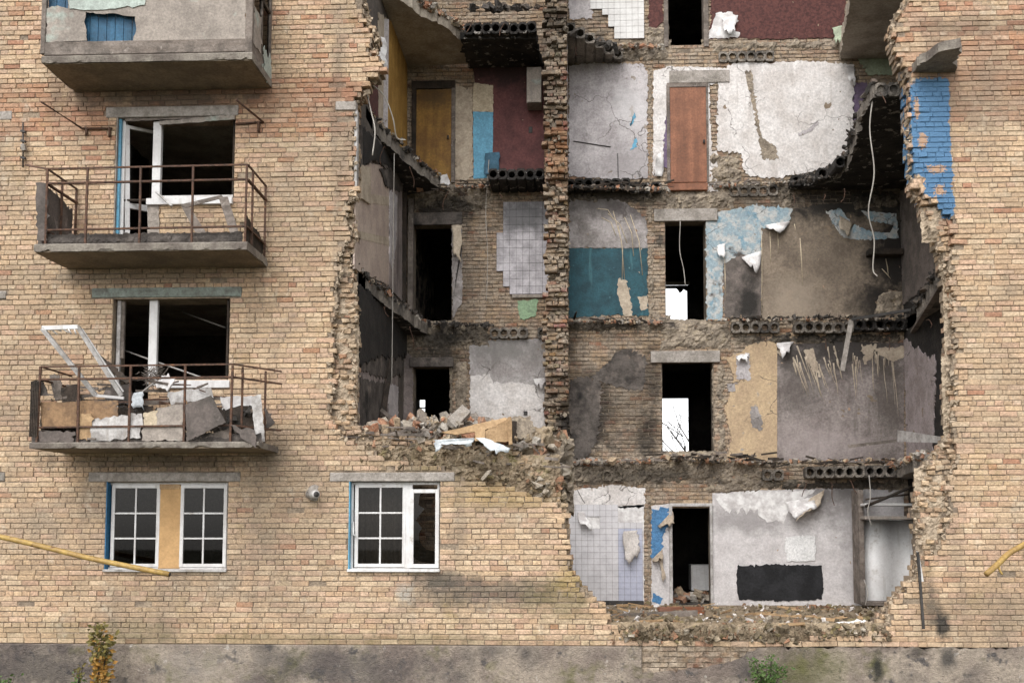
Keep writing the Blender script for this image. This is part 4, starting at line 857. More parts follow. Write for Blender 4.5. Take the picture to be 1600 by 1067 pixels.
def scatter(n, px0, py0, px1, py1, Y0, Y1, s0, s1, f=None):
    P = []; S = []
    for _ in range(n):
        t = random.random(); px = px0+(px1-px0)*t; py = py0+(py1-py0)*t; Y = random.uniform(Y0, Y1); p = at(px, py, Y)
        s = s0+(s1-s0)*random.random()**3; P.append(p); S.append(s)
    return P, S
def line_rubble(mat, segs, parent=B, name='rubble'):
    P = []; S = []
    for (n, x0, y0, x1, y1, Ya, Yb, s0, s1) in segs:
        a, b = scatter(n, x0, y0, x1, y1, Ya, Yb, s0, s1); P += a; S += b
    return rubble(name, P, S, mat, parent)
line_rubble('chunk', [(120,886,68,1040,74,4.7,4.98,.015,.07),(160,884,292,1045,296,4.65,4.98,.015,.07),(120,640,296,770,290,4.5,4.98,.015,.08),(160,890,502,1035,504,4.7,4.98,.015,.06),(140,1104,500,1400,498,4.6,4.98,.01,.05),(160,1030,714,1190,722,4.6,4.98,.015,.09),(120,890,722,1030,720,4.7,4.98,.015,.08),(140,1180,722,1400,718,4.3,4.98,.015,.06),(120,1105,292,1235,284,4.7,4.98,.015,.06)], W, 'ledge_rubble')
line_rubble('chunk_dark', [(90,884,292,1030,296,4.6,4.95,.02,.07),(110,1235,286,1335,270,4.2,4.9,.02,.08),(90,640,505,770,508,4.6,4.98,.02,.07),(120,1140,497,1420,494,4.5,4.95,.015,.05),(60,870,40,975,80,3.6,4.8,.02,.09),(60,735,12,842,12,3.5,4.5,.02,.1)], W, 'ledge_rubble')

# ---------------------------------------------------------------- windows
def frame4(name, x0, y0, x1, y1, Y, wd, d, mat, parent, bot=None):
    a, b, c, e = rect(x0, y0, x1, y1, Y); bm = bmesh.new(); bt = bot or wd
    for (u0, u1, w0, w1) in ((a, a+wd, c, e), (b-wd, b, c, e), (a+wd-.001, b-wd+.001, e-wd, e-.001), (a+wd-.001, b-wd+.001, c+.001, c+bt)):
        r = bmesh.ops.create_cube(bm, size=1)['verts']
        for q in r: q.co = Vector((u0 if q.co.x < 0 else u1, Y if q.co.y < 0 else Y+d, w0 if q.co.z < 0 else w1))
    bmesh.ops.bevel(bm, geom=bm.edges[:], offset=.005, segments=1, affect='EDGES')
    return bm_out(name, bm, mat, parent)
def sash(win, x0, y0, x1, y1, Y, nx, ny, mat='pvc', wd=.055, broken=False):
    s = frame4('sash', x0, y0, x1, y1, Y, wd, .06, mat, win); a, b, c, e = rect(x0, y0, x1, y1, Y); a += wd; b -= wd; c += wd; e -= wd
    for i in range(1, nx): x = a+(b-a)*i/nx; box('glazing_bar', x-.013, x+.013, Y+.005, Y+.04, c, e, mat, win, .003)
    for j in range(1, ny): z = c+(e-c)*j/ny; box('glazing_bar', a, b, Y+.008, Y+.037, z-.013, z+.013, mat, win, .003)
    for i in range(nx):
        for j in range(ny):
            u0, u1, v0, v1 = a+(b-a)*i/nx, a+(b-a)*(i+1)/nx, c+(e-c)*j/ny, c+(e-c)*(j+1)/ny
            if broken:
                pl = [(u0, v1), (u0, v1-.9*(v1-v0)), (u0+.25*(u1-u0), v0+.04*(v1-v0)), (u1, v0), (u1, v0+.18*(v1-v0)), (u0+.6*(u1-u0), v0+.2*(v1-v0)), (u0+.3*(u1-u0), v0+.30*(v1-v0)), (u0+.22*(u1-u0), v0+.42*(v1-v0)), (u0+.38*(u1-u0), v0+.5*(v1-v0)), (u0+.1*(u1-u0), v0+.62*(v1-v0)), (u0+.5*(u1-u0), v0+.78*(v1-v0)), (u0+.2*(u1-u0), v0+.83*(v1-v0)), (u0+.3*(u1-u0), v1)]
                prism('pane', pl, Y+.02, Y+.025, 'glass', win)
            else:
                t = random.uniform(-.004, .004); mk('pane', [(u0, Y+.02+t, v0), (u1, Y+.02-t, v0), (u1, Y+.022-t, v1), (u0, Y+.022+t, v1)], [(0, 1, 2, 3)], 'glass', win)
    return s
# ground floor pair window with orange panel
w1 = frame4('window', 166, 753, 355, 890, .11, .04, .07, 'pvc', B)
sash(w1, 173, 757, 249, 886, .095, 2, 3); sash(w1, 281, 757, 354, 886, .095, 2, 3)
bxp('infill_panel', 248, 759, 282, 888, .1, .04, 'orange', w1); bxp('infill_panel', 249, 756, 281, 764, .092, .04, 'wood_tan', w1)
a, b, c, d = rect(165, 752, 355, 890, 0); box('painted_reveal', a-.002, a+.012, -.004, .16, c, d, 'blue_reveal', w1, 0); box('sill', a-.01, b+.01, -.05, .12, c-.03, c+.008, 'pvc_dirty', w1)
# ground floor window with one broken sash
w2 = frame4('window', 548, 753, 687, 891, .11, .04, .07, 'pvc', B)
sash(w2, 554, 756, 634, 886, .095, 2, 3); sash(w2, 640, 764, 686, 887, .06, 1, 1, 'pvc', .06, True); bxp('mullion', 632, 756, 644, 888, .1, .07, 'pvc', w2)
a, b, c, d = rect(545, 752, 687, 890, 0); box('painted_reveal', a-.002, a+.012, -.004, .16, c, d, 'skyblue', w2, 0); box('sill', a-.01, b+.01, -.06, .12, c-.03, c+.012, 'pvc', w2)
tube('handle', [at(552,815,.09), at(552,834,.05), at(556,838,.05)], .012, 'pvc', w2)
def curtain(x0, x1, Y, z0, z1, mat, parent):
    v = []; f = []; n = 60
    for i in range(n+1):
        x = x0+(x1-x0)*i/n; y = Y+.03*math.sin(i*1.1)+.015*math.sin(i*2.7); v += [(x, y, z0), (x, y*1.0, z1)]
    for i in range(n): f.append((2*i, 2*i+2, 2*i+3, 2*i+1))
    return mk('curtain', v, f, mat, parent, True)
a, b, c, d = rect(548, 752, 640, 890, .5); curtain(a, b, .55, c-.1, d+.2, 'curtain', w2)
# second floor balcony door and window (burnt out)
w3 = frame4('window', 176, 465, 357, 594, .11, .035, .07, 'wood_dark', B)
bxp('mullion', 232, 466, 245, 600, .1, .07, 'pvc', w3); bxp('sill', 245, 594, 358, 606, -.03, .2, 'pvc', w3); bxp('jamb', 180, 468, 186, 690, .1, .07, 'pvc_dirty', w3); bxp('jamb_board', 187, 470, 194, 560, .12, .05, 'wood_grey', w3)
a, b, c, d = rect(175, 464, 232, 692, 0)
tube('stay_rod', [at(190,546,.4), at(235,562,.25), at(316,590,.1)], .014, 'pvc_dirty', w3); tube('stay_rod', [at(286,488,.9), at(352,512,.5)], .014, 'cable_dark', w3)
# third floor balcony door (leaf ajar) and window
w4 = frame4('window', 186, 184, 366, 313, .11, .03, .07, 'wood_dark', B)
bxp('mullion', 238, 190, 251, 312, .09, .08, 'pvc', w4); bxp('frame_post', 188, 188, 194, 378, .1, .08, 'pvc', w4); bxp('sill', 228, 309, 362, 319, -.06, .25, 'pvc', w4); bxp('bottom_rail', 250, 305, 364, 310, .1, .06, 'pvc', w4)
board('roller_blind', [(250,190,.02),(367,180,-.02),(367,187,-.02),(250,196,.02)], .03, 'sheet_grey', w4, .004); board('roller_blind', [(196,186,.04),(366,181,.03),(366,184,.03),(196,190,.04)], .02, 'wood_grey', w4, .004)
a, b, c, d = rect(180, 182, 238, 379, 0); box('painted_reveal', a-.002, a+.012, -.004, .3, c, d, 'sheet_grey', w4, 0); box('painted_reveal', a+.012, a+.05, .05, .1, c, d, 'skyblue', w4, 0)
board('parapet_render', [(231,319,-.01),(249,319,-.01),(249,378,-.01),(231,378,-.01)], .02, 'concrete', w4, .004)
# the open leaf: hinged left, swung a little inward
P = [(196,200,.12),(240,204,.45),(240,322,.45),(196,320,.12)]
leaf = board('door_leaf', [(196,196,.12),(202,197,.16),(202,376,.16),(196,376,.12)], .05, 'pvc', w4)
board('leaf_rail', [(202,197,.16),(238,205,.45),(238,209,.45),(202,202,.16)], .05, 'pvc', leaf.parent); board('leaf_rail', [(202,318,.16),(234,322,.45),(234,332,.45),(202,326,.16)], .05, 'pvc', w4)
board('broken_pane', [(203,225,.17),(214,234,.26),(222,244,.33),(232,250,.44),(234,318,.45),(203,318,.17)], .006, 'glass', w4)
# clothes line brackets
def bracket(pts, tail):
    t = tube('line_bracket', [at(*p) for p in pts], .018, 'rust', B, 6)
    for q in tail: tube('bracket_foot', [at(*p) for p in q], .022, 'rust', t, 6)
bracket([(65,160,-1.),(128,201,-.02),(175,201,-.02)], [[(135,200,-.03),(135,212,-.03)],[(171,199,-.02),(171,214,-.02)]])
bracket([(369,156,-1.),(411,191,-.02),(368,194,-.02)], [[(404,190,-.03),(404,206,-.03)]])
an = tube('wall_aerial', [at(36,192,-.05), at(36,262,-.05)], .014, 'metal_dark', B, 6)
for y in (205,220,232,246): beam('aerial_clip', at(33,y,-.06), at(40,y+2,-.06), .03, .05, 'metal_dark', an)
beam('aerial_box', at(36,226,-.08), at(38,236,-.08), .06, .06, 'lintel', an)
# vent pipe through the wall
vp = tube('vent_pipe', [at(484,772,.02), at(494,772,-.22)], [.07, .06], 'pvc_dirty', B, 14); tube('vent_mouth', [at(494,772,-.215), at(494.4,772,-.23)], [.045, .04], 'metal_dark', vp, 12); tube('vent_collar', [at(492,770,.0), at(493,770,-.02)], [.13, .12], 'lintel', vp, 14)

# ---------------------------------------------------------------- balconies on the left
def bslab(px0, px1, wx0, wx1, ptop, Yf=-1.0, th=.12):
    z1 = at((px0+px1)/2, ptop, Yf).z; xa, xb = at(px0, ptop, Yf).x, at(px1, ptop, Yf).x
    bm = bmesh.new(); n = 40; m_ = 12; v = []; 
    S = mk('balcony', *slab_mesh(xa, xb, Yf, .02, z1-th, z1), 'balcony', B)
    prism('soffit', [(xa+.03, Yf+.03), (xb-.03, Yf+.03), (xb-.03, -.002), (xa+.03, -.002)], z1-th-.004, z1-th+.02, 'underside', S, axis='z')
    return S, z1, xa, xb
def slab_mesh(x0, x1, y0, y1, z0, z1, n=60):
    """slab with a chipped, weathered front and side edge"""
    v = []; f = []; L = []
    path = [(x0, y1)]+[(x0, y1+(y0-y1)*i/8) for i in range(1, 8)]+[(x0+(x1-x0)*i/n, y0) for i in range(n+1)]+[(x1, y0+(y1-y0)*i/8) for i in range(1, 9)]
    for x, y in path:
        k = noise.noise(Vector((x*4, y*4, z0*3))); ch = max(0, noise.noise(Vector((x*9, y*9, z0)))-.15)*.12
        v += [(x, y+ch*.3, z0+ch*.6+.006*k), (x, y-.004*k, z0+.035), (x, y-.006*k, z1-.02-.01*abs(k)), (x, y+.02, z1)]
    m_ = len(path)
    for i in range(m_-1):
        for k in range(3): f.append((i*4+k, (i+1)*4+k, (i+1)*4+k+1, i*4+k+1))
    f.append(tuple(i*4+3 for i in range(m_))); f.append(tuple(i*4 for i in range(m_))[::-1])
    return v, f
# top balcony, boarded in
S, zb, xa, xb = bslab(65, 394, 0, 0, 84)
Yf = -.97
bxp('bottom_beam', 68, 63, 384, 84, Yf, .06, 'wood_grey', S, .01, .004)
bxp('corner_post', 65, -60, 72, 84, Yf-.005, .07, 'wood_grey', S); bxp('corner_post', 384, -60, 395, 82, Yf-.005, .07, 'wood_grey', S)
for k in range(11): bxp('blue_board', 76+k*13.2, -60, 88.6+k*13.2, 66, Yf+.1, .02, 'blue_boards', S, .004)
for k in range(12, 23): bxp('inner_board', 76+k*13.2, -60, 88.6+k*13.2, 66, Yf+.1, .02, 'wood_grey', S, .004)
def sheet(pts, m_='sheet_grey', Y=Yf+.01, t=.012): p = [at(a, b, Y) for a, b in pts]; return prism('cladding_sheet', jag([(q.x, q.z) for q in p], .008, .08), Y, Y+t, m_, S)
sheet([(72,14),(90,9),(106,14),(108,-60),(384,-60),(384,64),(208,64),(213,46),(211,26),(190,24),(176,21),(150,22),(134,19),(133,40),(136,64),(72,66)])
sheet([(108,-60),(230,-60),(226,8),(180,14),(140,16),(108,14)], 'sheet_green', Yf-.006, .006)
# right side of the top balcony
xs = xb-.02
def side(name, y0, y1, z0, z1, m_, x=xs, t=.03, amp=0.): return prism(name, jag([(y0, z0), (y1, z0), (y1, z1), (y0, z1)], amp, .08), x-t, x, m_, S, axis='x')
zt = at(380, -60, -1).z
side('bottom_beam', -.9, -.02, zb, zb+.2, 'wood_grey'); side('side_post', -.08, -.01, zb, zt, 'wood_grey', xs+.005); side('side_post', -.5, -.46, zb, zt, 'wood_grey', xs+.003); side('side_pane', -.9, -.05, zb+.2, zt, 'glass', xs-.02, .006)
side('side_sheet', -.9, -.55, zb+.18, zb+.75, 'sheet_grey', xs+.012, .01, .03); side('side_sheet', -.45, -.02, zb-.02, zb+.3, 'sheet_green', xs+.014, .008, .04); side('side_rail', -.9, -.05, zt-.35, zt-.3, 'wood_dark', xs+.006)
side('bottom_beam', -.9, -.02, zb, zb+.2, 'wood_grey', xa+.05)
# middle balcony: bare rusty railing
S, zb, xa, xb = bslab(53, 386, 0, 0, 379)
def rl(name, p, q, wd=.03, m_='rust', par=None): return beam(name, at(*p), at(*q), wd, wd, m_, par or S)
Yr = -.95
zr = {k: at(220, y, Yr).z for k, y in (('t', 262), ('m', 285), ('l', 358))}
xl, xr2 = at(72, 320, Yr).x, at(386, 320, Yr).x
for k, wdt in (('t', .022), ('m', .045), ('l', .035)):
    z = zr[k]; beam('rail', (xl, Yr, z), (xr2, Yr, z+.02), .025, wdt, 'rust', S); beam('rail', (xr2, Yr, z+.02), (xr2, -.02, z), .025, wdt, 'rust', S); beam('rail', (xl, Yr, z), (xl, -.02, z), .025, wdt, 'rust', S)
for px in (73, 136, 219, 301, 385): x = at(px, 320, Yr).x; beam('baluster', (x+random.uniform(-.01, .01), Yr-.01, zb-.05), (x, Yr-.012, zr['t']), .028, .028, 'rust', S)
for y in (-.72, -.08): beam('baluster', (xr2+.005, y, zb-.05), (xr2+.005, y, zr['t']), .028, .028, 'rust', S)
for y in (-.5, -.05): beam('baluster', (xl+.005, y, zb-.05), (xl+.005, y, zr['t']), .028, .028, 'rust', S)
prism('side_screen', jag([(-.93, zb+.02), (-.05, zb), (-.05, zr['m']-.12), (-.45, zr['m']-.06), (-.93, zr['m']-.0)], .008), xl-.06, xl-.045, 'board_grey', S, axis='x')
board('side_screen', [(56,286,-.96),(74,288,-.96),(74,376,-.96),(58,376,-.96)], .015, 'board_grey', S, .01)
beam('rail_stub', at(40,258,-.5), (xl, Yr, zr['t']), .025, .025, 'rust', S)
prism('side_screen', jag([(-.9, zb+.02), (-.03, zb), (-.03, zb+.3), (-.9, zb+.42)], .02), xr2-.05, xr2-.035, 'wood_dark', S, axis='x')
lin = rough('torn_linoleum', 60, 368, 372, 381, -.93, 'p_dark', S, .03, .04, .05, .0)
def loose(o, label, cat, group=None): return tag(o, label, cat, group)
loose(board('plank', [(283,322,-.2),(297,324,-.25),(330,376,-.55),(312,376,-.55)], .03, 'wood_grey'), 'grey plank leaning under the sill on the middle balcony', 'plank')
loose(board('plank', [(342,310,-.3),(356,308,-.3),(376,372,-.8),(362,372,-.8)], .03, 'wood_grey'), 'grey plank leaning at right end of the middle balcony', 'plank')
loose(board('plank', [(242,300,-.1),(247,301,-.1),(270,322,-.3),(266,322,-.3)], .02, 'pvc_dirty'), 'short pale slat stuck under the middle balcony window mullion', 'slat')
loose(board('plank', [(282,320,-.25),(346,305,-.28),(350,309,-.28),(290,325,-.25)], .02, 'wood_grey'), 'broken grey lath lying across the two leaning planks, middle balcony', 'lath')
# lower balcony: heaped with wreckage
S, zb, xa, xb = bslab(46, 404, 0, 0, 690, -1.0, .09)
Yr = -.95; xl, xr2 = at(62, 640, Yr).x, at(412, 640, Yr).x; xm = at(362, 640, Yr).x
zr = {k: at(220, y, Yr).z for k, y in (('t', 572), ('m', 592), ('l', 667))}
for k, wdt in (('t', .015), ('m', .045), ('l', .04)):
    z = zr[k]; beam('rail', (xl, Yr, z), (xm, Yr, z+.02), .025, wdt, 'rust', S); beam('rail', (xm, Yr, z+.02), (xm+.55, -.35, z-.0), .025, wdt, 'rust', S); beam('rail', (xl, Yr, z), (xl, -.02, z), .025, wdt, 'rust', S)
for px in (62, 122, 204, 288, 362): x = at(px, 630, Yr).x; beam('baluster', (x+random.uniform(-.02, .02), Yr-.01, zb-.03), (x+random.uniform(-.01, .01), Yr-.012, zr['t']), .03, .03, 'rust', S)
for px, yy in ((378, -.8), (414, -.4)): x = at(px, 640, yy).x; beam('baluster', (x, yy, zb-.03), (x, yy, zr['t']), .028, .028, 'rust', S)
lin = rough('torn_linoleum', 50, 682, 402, 694, -.95, 'p_dark', S, .03, .04, .06, .0)
LB = [
 ('broken_board', [(64,628,-.90),(120,628,-.90),(120,668,-.90),(66,668,-.90)], 'wood_brown', 'brown chipboard sheet behind the left railing of the lower balcony', 'board', .006),
 ('broken_board', [(120,626,-.86),(184,626,-.86),(184,654,-.88),(142,654,-.88),(142,664,-.88),(120,664,-.88)], 'wood_brown', 'second brown chipboard sheet, right of the leftmost, lower balcony', 'board', .006),
 ('broken_board', [(124,646,-.93),(143,646,-.93),(143,686,-.93),(124,686,-.93)], 'wood_tan', 'small tan board standing between brown chipboard and white panel, lower balcony', 'board', .006),
 ('broken_board', [(62,672,-.94),(118,674,-.94),(114,692,-.94),(62,690,-.94)], 'board_grey', 'low grey board at the left foot of the lower balcony railing', 'board', .01),
 ('white_sheet', [(143,656,-.9),(190,648,-.9),(222,646,-.9),(224,664,-.92),(143,670,-.92)], 'pvc_dirty', 'upper white panel behind the lower balcony railing', 'panel', .012),
 ('white_sheet', [(142,668,-.94),(222,664,-.94),(220,684,-.94),(142,690,-.94)], 'pvc_dirty', 'lower white panel at the foot of the lower balcony railing', 'panel', .012),
 ('broken_board', [(224,646,-.9),(248,640,-.9),(248,668,-.9),(224,666,-.9)], 'cream', 'peeling cream panel at the middle of the lower balcony', 'panel', .012),
 ('broken_board', [(245,638,-.92),(286,632,-.92),(287,688,-.94),(222,688,-.94),(224,668,-.94),(246,664,-.92)], 'sheet_grey', 'large grey sheet at the middle of the lower balcony railing', 'board', .01),
 ('dark_sheet', [(290,632,-1.02),(330,618,-1.0),(353,660,-1.04),(292,690,-1.06)], 'board_grey', 'dark square panel tilted against the lower balcony railing', 'panel', .004),
 ('broken_board', [(300,690,-.9),(358,668,-.9),(358,690,-.9)], 'wood_grey', 'grey triangular offcut under the tilted dark panel', 'board', .01),
 ('white_sheet', [(344,620,-.6),(394,618,-.5),(394,656,-.5),(350,656,-.6)], 'paper_white', 'white sheet inside the right end of the lower balcony', 'panel', .01),
 ('white_plank', [(392,620,-.8),(408,616,-.78),(414,690,-.8),(400,692,-.82)], 'pvc_dirty', 'white painted board upright at right corner of lower balcony', 'board', .004),
 ('dark_sheet', [(360,664,-1.0),(398,672,-.98),(400,700,-1.02),(386,690,-1.02),(376,684,-1.0)], 'board_grey', 'torn dark sheet hanging over the right edge of the lower balcony', 'sheet', .012),
 ('dark_sheet', [(414,636,-.5),(430,660,-.5),(416,672,-.5)], 'board_grey', 'dark broken corner sticking out right of the lower balcony', 'board', .006),
 ('dark_sheet', [(54,594,-.9),(66,594,-.9),(76,618,-.9),(56,618,-.9)], 'board_grey', 'dark sheet scrap on the left corner post of lower balcony', 'board', .006),
 ('broken_board', [(78,586,-.6),(93,586,-.6),(102,624,-.7),(86,626,-.7)], 'wood_grey', 'short grey plank upright at left of lower balcony', 'plank', .006),
 ('dark_board', [(144,556,-.5),(156,554,-.5),(206,594,-.75),(198,600,-.75)], 'wood_dark', 'dark brown board slanting down from the bent white frame', 'board', .006),
 ('dark_board', [(48,596,-.95),(58,594,-.9),(60,676,-.93),(48,680,-.96)], 'wood_dark', 'dark slatted screen closing the left end of lower balcony', 'screen', .006),
 ('white_sheet', [(238,602,-.5),(264,584,-.5),(272,596,-.6),(262,612,-.6)], 'paper_white', 'crumpled white board on the middle of the lower balcony heap', 'board', .02),
 ('broken_board', [(184,628,-.5),(194,628,-.5),(196,654,-.5),(190,654,-.5)], 'pvc_dirty', 'short white stick left of the middle post of the lower balcony', 'board', .004),
 ('broken_board', [(215,625,-.5),(350,618,-.4),(350,624,-.4),(216,634,-.5)], 'wood_grey', 'long grey batten lying across the lower balcony heap', 'batten', .006),
]
LB += [
 ('broken_board', [(96,606,-.7),(122,600,-.7),(128,630,-.75),(98,632,-.75)], 'wood_dark', 'charred board upright beside the short grey plank, lower balcony', 'board', .01),
 ('broken_board', [(160,606,-.55),(204,600,-.5),(206,630,-.6),(166,634,-.6)], 'board_grey', 'grey sheet behind the second brown chipboard, lower balcony', 'board', .012),
 ('white_sheet', [(262,612,-.6),(330,606,-.5),(334,622,-.55),(268,634,-.6)], 'pvc_dirty', 'long dirty white sheet lying atop the middle of the lower balcony heap', 'sheet', .012),
 ('dark_sheet', [(330,640,-.7),(400,634,-.6),(404,690,-.7),(336,690,-.75)], 'wood_dark', 'charred sheet filling the right end of the lower balcony', 'sheet', .012),
 ('dark_sheet', [(64,640,-.7),(240,634,-.65),(240,690,-.7),(64,690,-.7)], 'wood_dark', 'charred backing sheet behind the panels at left of the lower balcony', 'sheet', .01),
 ('broken_board', [(268,640,-.82),(292,626,-.8),(300,660,-.85),(276,672,-.85)], 'wood_brown', 'brown offcut wedged left of the tilted dark panel', 'board', .01),
]
for nm, pts, m_, lab, cat, amp in LB: loose(board(nm, pts, .02, m_, None, amp), lab, cat)
for k in range(5): bxp('slat', 46.5+k*2.6, 596, 48.5+k*2.6, 682, -.99, .02, 'wood_dark', S, .003)
# bent window frame flung over the railing
fr = empty('bent_window_frame', at(190, 620, -.6), 'bent white window frame thrown over the left end of the lower balcony', 'window frame')
fp = {'a': (66,513,-1.0), 'b': (122,511,-.9), 'c': (190,618,-.7), 'd': (150,618,-.75)}
beam('frame_bar', at(*fp['a']), at(*fp['b']), .06, .06, 'pvc', fr); beam('frame_bar', at(*fp['b']), at(*fp['c']), .06, .05, 'pvc_dirty', fr); beam('frame_bar', at(*fp['a']), at(*fp['d']), .06, .06, 'pvc_dirty', fr); beam('frame_bar', at(*fp['d']), at(194,622,-.7), .04, .05, 'pvc', fr)
beam('frame_bar', at(128,514,-.86), at(193,612,-.68), .02, .03, 'pvc', fr)
for k in range(5): tube('splinter', [at(80+k*9,514,-.95), at(84+k*9+random.uniform(-3, 6),520+random.uniform(-2, 3),-.92)], .012, 'paper_white', fr, 5)
# heap of small stuff
P = []; Q = []
for k in range(170):
    px = random.uniform(66, 402); py = random.uniform(640, 690); P.append(at(px, py, random.uniform(-.8, -.2))); Q.append(random.uniform(.02, .08))
tag(rubble('debris', P, Q, 'chunk_dark'), 'small broken bits heaped on the lower balcony floor', 'debris', None, 'stuff')
dry = []
fv = []; ff = []
for k in range(90):
    p = at(238+random.gauss(0, 9), 586+random.gauss(0, 8), -.5); d = Vector((random.gauss(0, 1), random.gauss(0, 1), random.gauss(.3, 1))).normalized()*random.uniform(.06, .2)
    a_, b_ = tube_vf([p, p+d*.6+Vector((0, 0, -.01)), p+d], [.006, .005, .002], 4); n0 = len(fv); fv += a_; ff += [tuple(i+n0 for i in q) for q in b_]
tag(mk('tangled_wire', fv, ff, 'wood_grey'), 'tangle of dry grey twigs and wire on the lower balcony', 'wire', None, 'stuff')
loose(tube('conduit', [at(*p) for p in ((206,626,-.6),(228,608,-.62),(246,594,-.6))], .016, 'pvc_dirty'), 'thin pale tube leaning in the lower balcony heap', 'tube')
loose(flap('plastic_bag', [(208,614,-.7),(222,612,-.7),(226,636,-.75),(206,636,-.75)], 'plastic', None, .1, 7, .006, .02), 'crumpled grey plastic bag behind the middle railing post of lower balcony', 'bag')

# ---------------------------------------------------------------- wreckage in the opening
# wardrobe in the ground floor room
wd = empty('built_in_wardrobe', at(1388, 944, 4.2), 'doorless wardrobe with white panels and shelves at right of ground floor room', 'wardrobe')
bxp('upright', 1343, 765, 1351, 944, 4.3, .5, 'wood_grey', wd); bxp('shelf', 1351, 786, 1436, 790, 4.0, .5, 'pvc', wd); bxp('shelf', 1351, 806, 1436, 811, 4.0, .5, 'sheet_grey', wd)
v = []; f = []; n = 12
za, zb_ = at(1390, 812, 4.4).z, at(1390, 942, 4.4).z
for i in range(n+1):
    t = i/n; x = at(1352+84*t, 870, 4.5).x; y = 4.55-.09*math.sin(t*math.pi*2.2); v += [(x, y, zb_), (x, y-.03, za), (x, y+.02, zb_), (x, y, za)]
for i in range(n): k = 4*i; f += [(k, k+4, k+5, k+1), (k+2, k+3, k+7, k+6), (k+1, k+5, k+7, k+3)]
mk('back_panel', v, f, 'pvc', wd, True); bxp('base', 1351, 940, 1420, 946, 4.1, .4, 'wood_grey', wd)
tube('hanging_rod', [at(1352,791,4.0), at(1425,760,3.6)], .03, 'wood_dark', wd); tube('hanging_rod', [at(1352,780,4.1), at(1420,772,3.9)], .02, 'wood_dark', wd)
loose(bxp('white_box', 1080, 882, 1112, 922, 6.4, .5, 'pvc', None), 'white appliance standing in the dark doorway of the ground floor', 'appliance')
P, Q = [], []
for k in range(60): P.append(at(random.uniform(1052, 1108), random.uniform(925, 942), random.uniform(5.6, 7))); Q.append(random.uniform(.04, .14))
tag(rubble('doorway_rubble', P, Q, 'chunk'), 'rubble lying inside the dark ground floor doorway', 'rubble', None, 'stuff')
# cables
def cable(pts, lab, m_='cable', r=.011): return loose(tube('cable', curve([at(*p) for p in pts], 6), r, m_, None, 5), lab, 'cable')
cable([(1366,140,.6),(1359,200,.7),(1366,270,.8),(1357,330,1.0),(1366,375,1.2),(1364,420,1.3),(1371,432,1.3)], 'long white cable hanging before the burnt slab at upper right')
cable([(578,130,.3),(600,150,.4),(614,185,.5),(620,215,.7),(634,219,.8)], 'white cable looping from the torn edge at upper left')
cable([(572,140,.2),(580,175,.2),(586,205,.2),(582,243,.2)], 'white cable dangling straight beside the upper left slab')
cable([(616,240,2.4),(614,400,2.4),(613,520,2.4),(612,600,2.4)], 'long thin grey cable hanging down the left room', 'cable', .009)
cable([(764,250,4.8),(759,330,4.8),(762,400,4.8),(760,470,4.8)], 'thin cable down the bare brick left of the smoked tiles', 'cable', .007)
cable([(1063,346,4.9),(1062,390,5.),(1068,420,5.),(1071,446,5.)], 'thin cable hanging in the third floor doorway', 'cable', .008)
cable([(1358,742,4.0),(1360,775,3.9),(1356,800,3.9),(1362,822,3.9)], 'thin cable hanging in front of the wardrobe shelves', 'cable', .008)
cable([(1350,905,4.2),(1356,925,4.1),(1352,945,4.1)], 'short cable at the foot of the wardrobe upright', 'cable', .008)
cable([(538,408,.2),(556,412,.6),(572,430,.9)], 'short bent white cable at the torn edge of left third floor', 'cable', .012)
cable([(902,765,4.8),(910,780,4.8),(914,786,4.8)], 'short dark cable above the lilac tiles', 'cable_dark', .008)
# bars, rods and planks
loose(beam('metal_angle', at(1330,500,4.3), at(1316,579,4.2), .09, .02, 'lintel'), 'grey steel angle hanging from the third floor slab edge', 'steel bar')
loose(beam('metal_bar', at(1331,499,4.3), at(1424,484,3.6), .05, .04, 'metal_dark'), 'dark bent bar lying along the third floor slab edge', 'steel bar')
loose(beam('metal_rod', at(1434,862,-.1), at(1443,982,-.12), .035, .035, 'metal_dark'), 'charred rod hanging on the right edge of the ground floor hole', 'rod')
loose(board('white_splinter', [(1432,860,-.06),(1436,866,-.06),(1443,908,-.08),(1437,908,-.08)], .02, 'pvc'), 'white frame splinter beside the charred rod', 'splinter')
loose(beam('grey_batten', at(1427,518,4.4), at(1479,434,.7), .05, .1, 'wood_grey'), 'grey batten along the edge of the broken third floor slab', 'batten')
loose(beam('thin_pipe', at(1325,268,4.2), at(1365,140,.7), .035, .035, 'metal_dark'), 'dark pipe along the edge of the burnt fourth floor slab', 'pipe')
loose(board('plank', [(1324,695,4.0),(1400,686,3.8),(1402,690,3.8),(1326,700,4.0)], .03, 'wood_grey'), 'grey plank on the second floor ledge at right', 'plank')
loose(board('white_sheet', [(1404,672,3.2),(1480,684,1.0),(1480,692,1.0),(1404,690,3.2)], .04, 'pvc_dirty'), 'pale panel lying on the second floor edge by the right wall', 'panel')
loose(beam('lath', at(884,728,.8), at(866,760,.6), .03, .02, 'wood_tan'), 'pale lath sticking out of the rubble beside the cross wall', 'lath')
loose(beam('leaning_beam', at(613,560,3.), at(598,652,2.2), .07, .05, 'wood_dark'), 'dark beam leaning in the left second floor room', 'beam')
loose(beam('leaning_beam', at(596,640,1.6), at(634,672,1.2), .06, .04, 'wood_grey'), 'grey beam sloping down onto the rubble in the left room', 'beam')
# broken balcony slab stump on the right front
bs = prism('balcony_stump', jag([(at(1412,100,0).x, .3), (at(1424,100,0).x, -.25), (at(1466,90,-.5).x, -.75), (at(1500,90,-.8).x, -.85), (at(1492,100,0).x, .02)], .03, .1), at(1460,114,0).z, at(1460,100,0).z, 'balcony', B, axis='z')
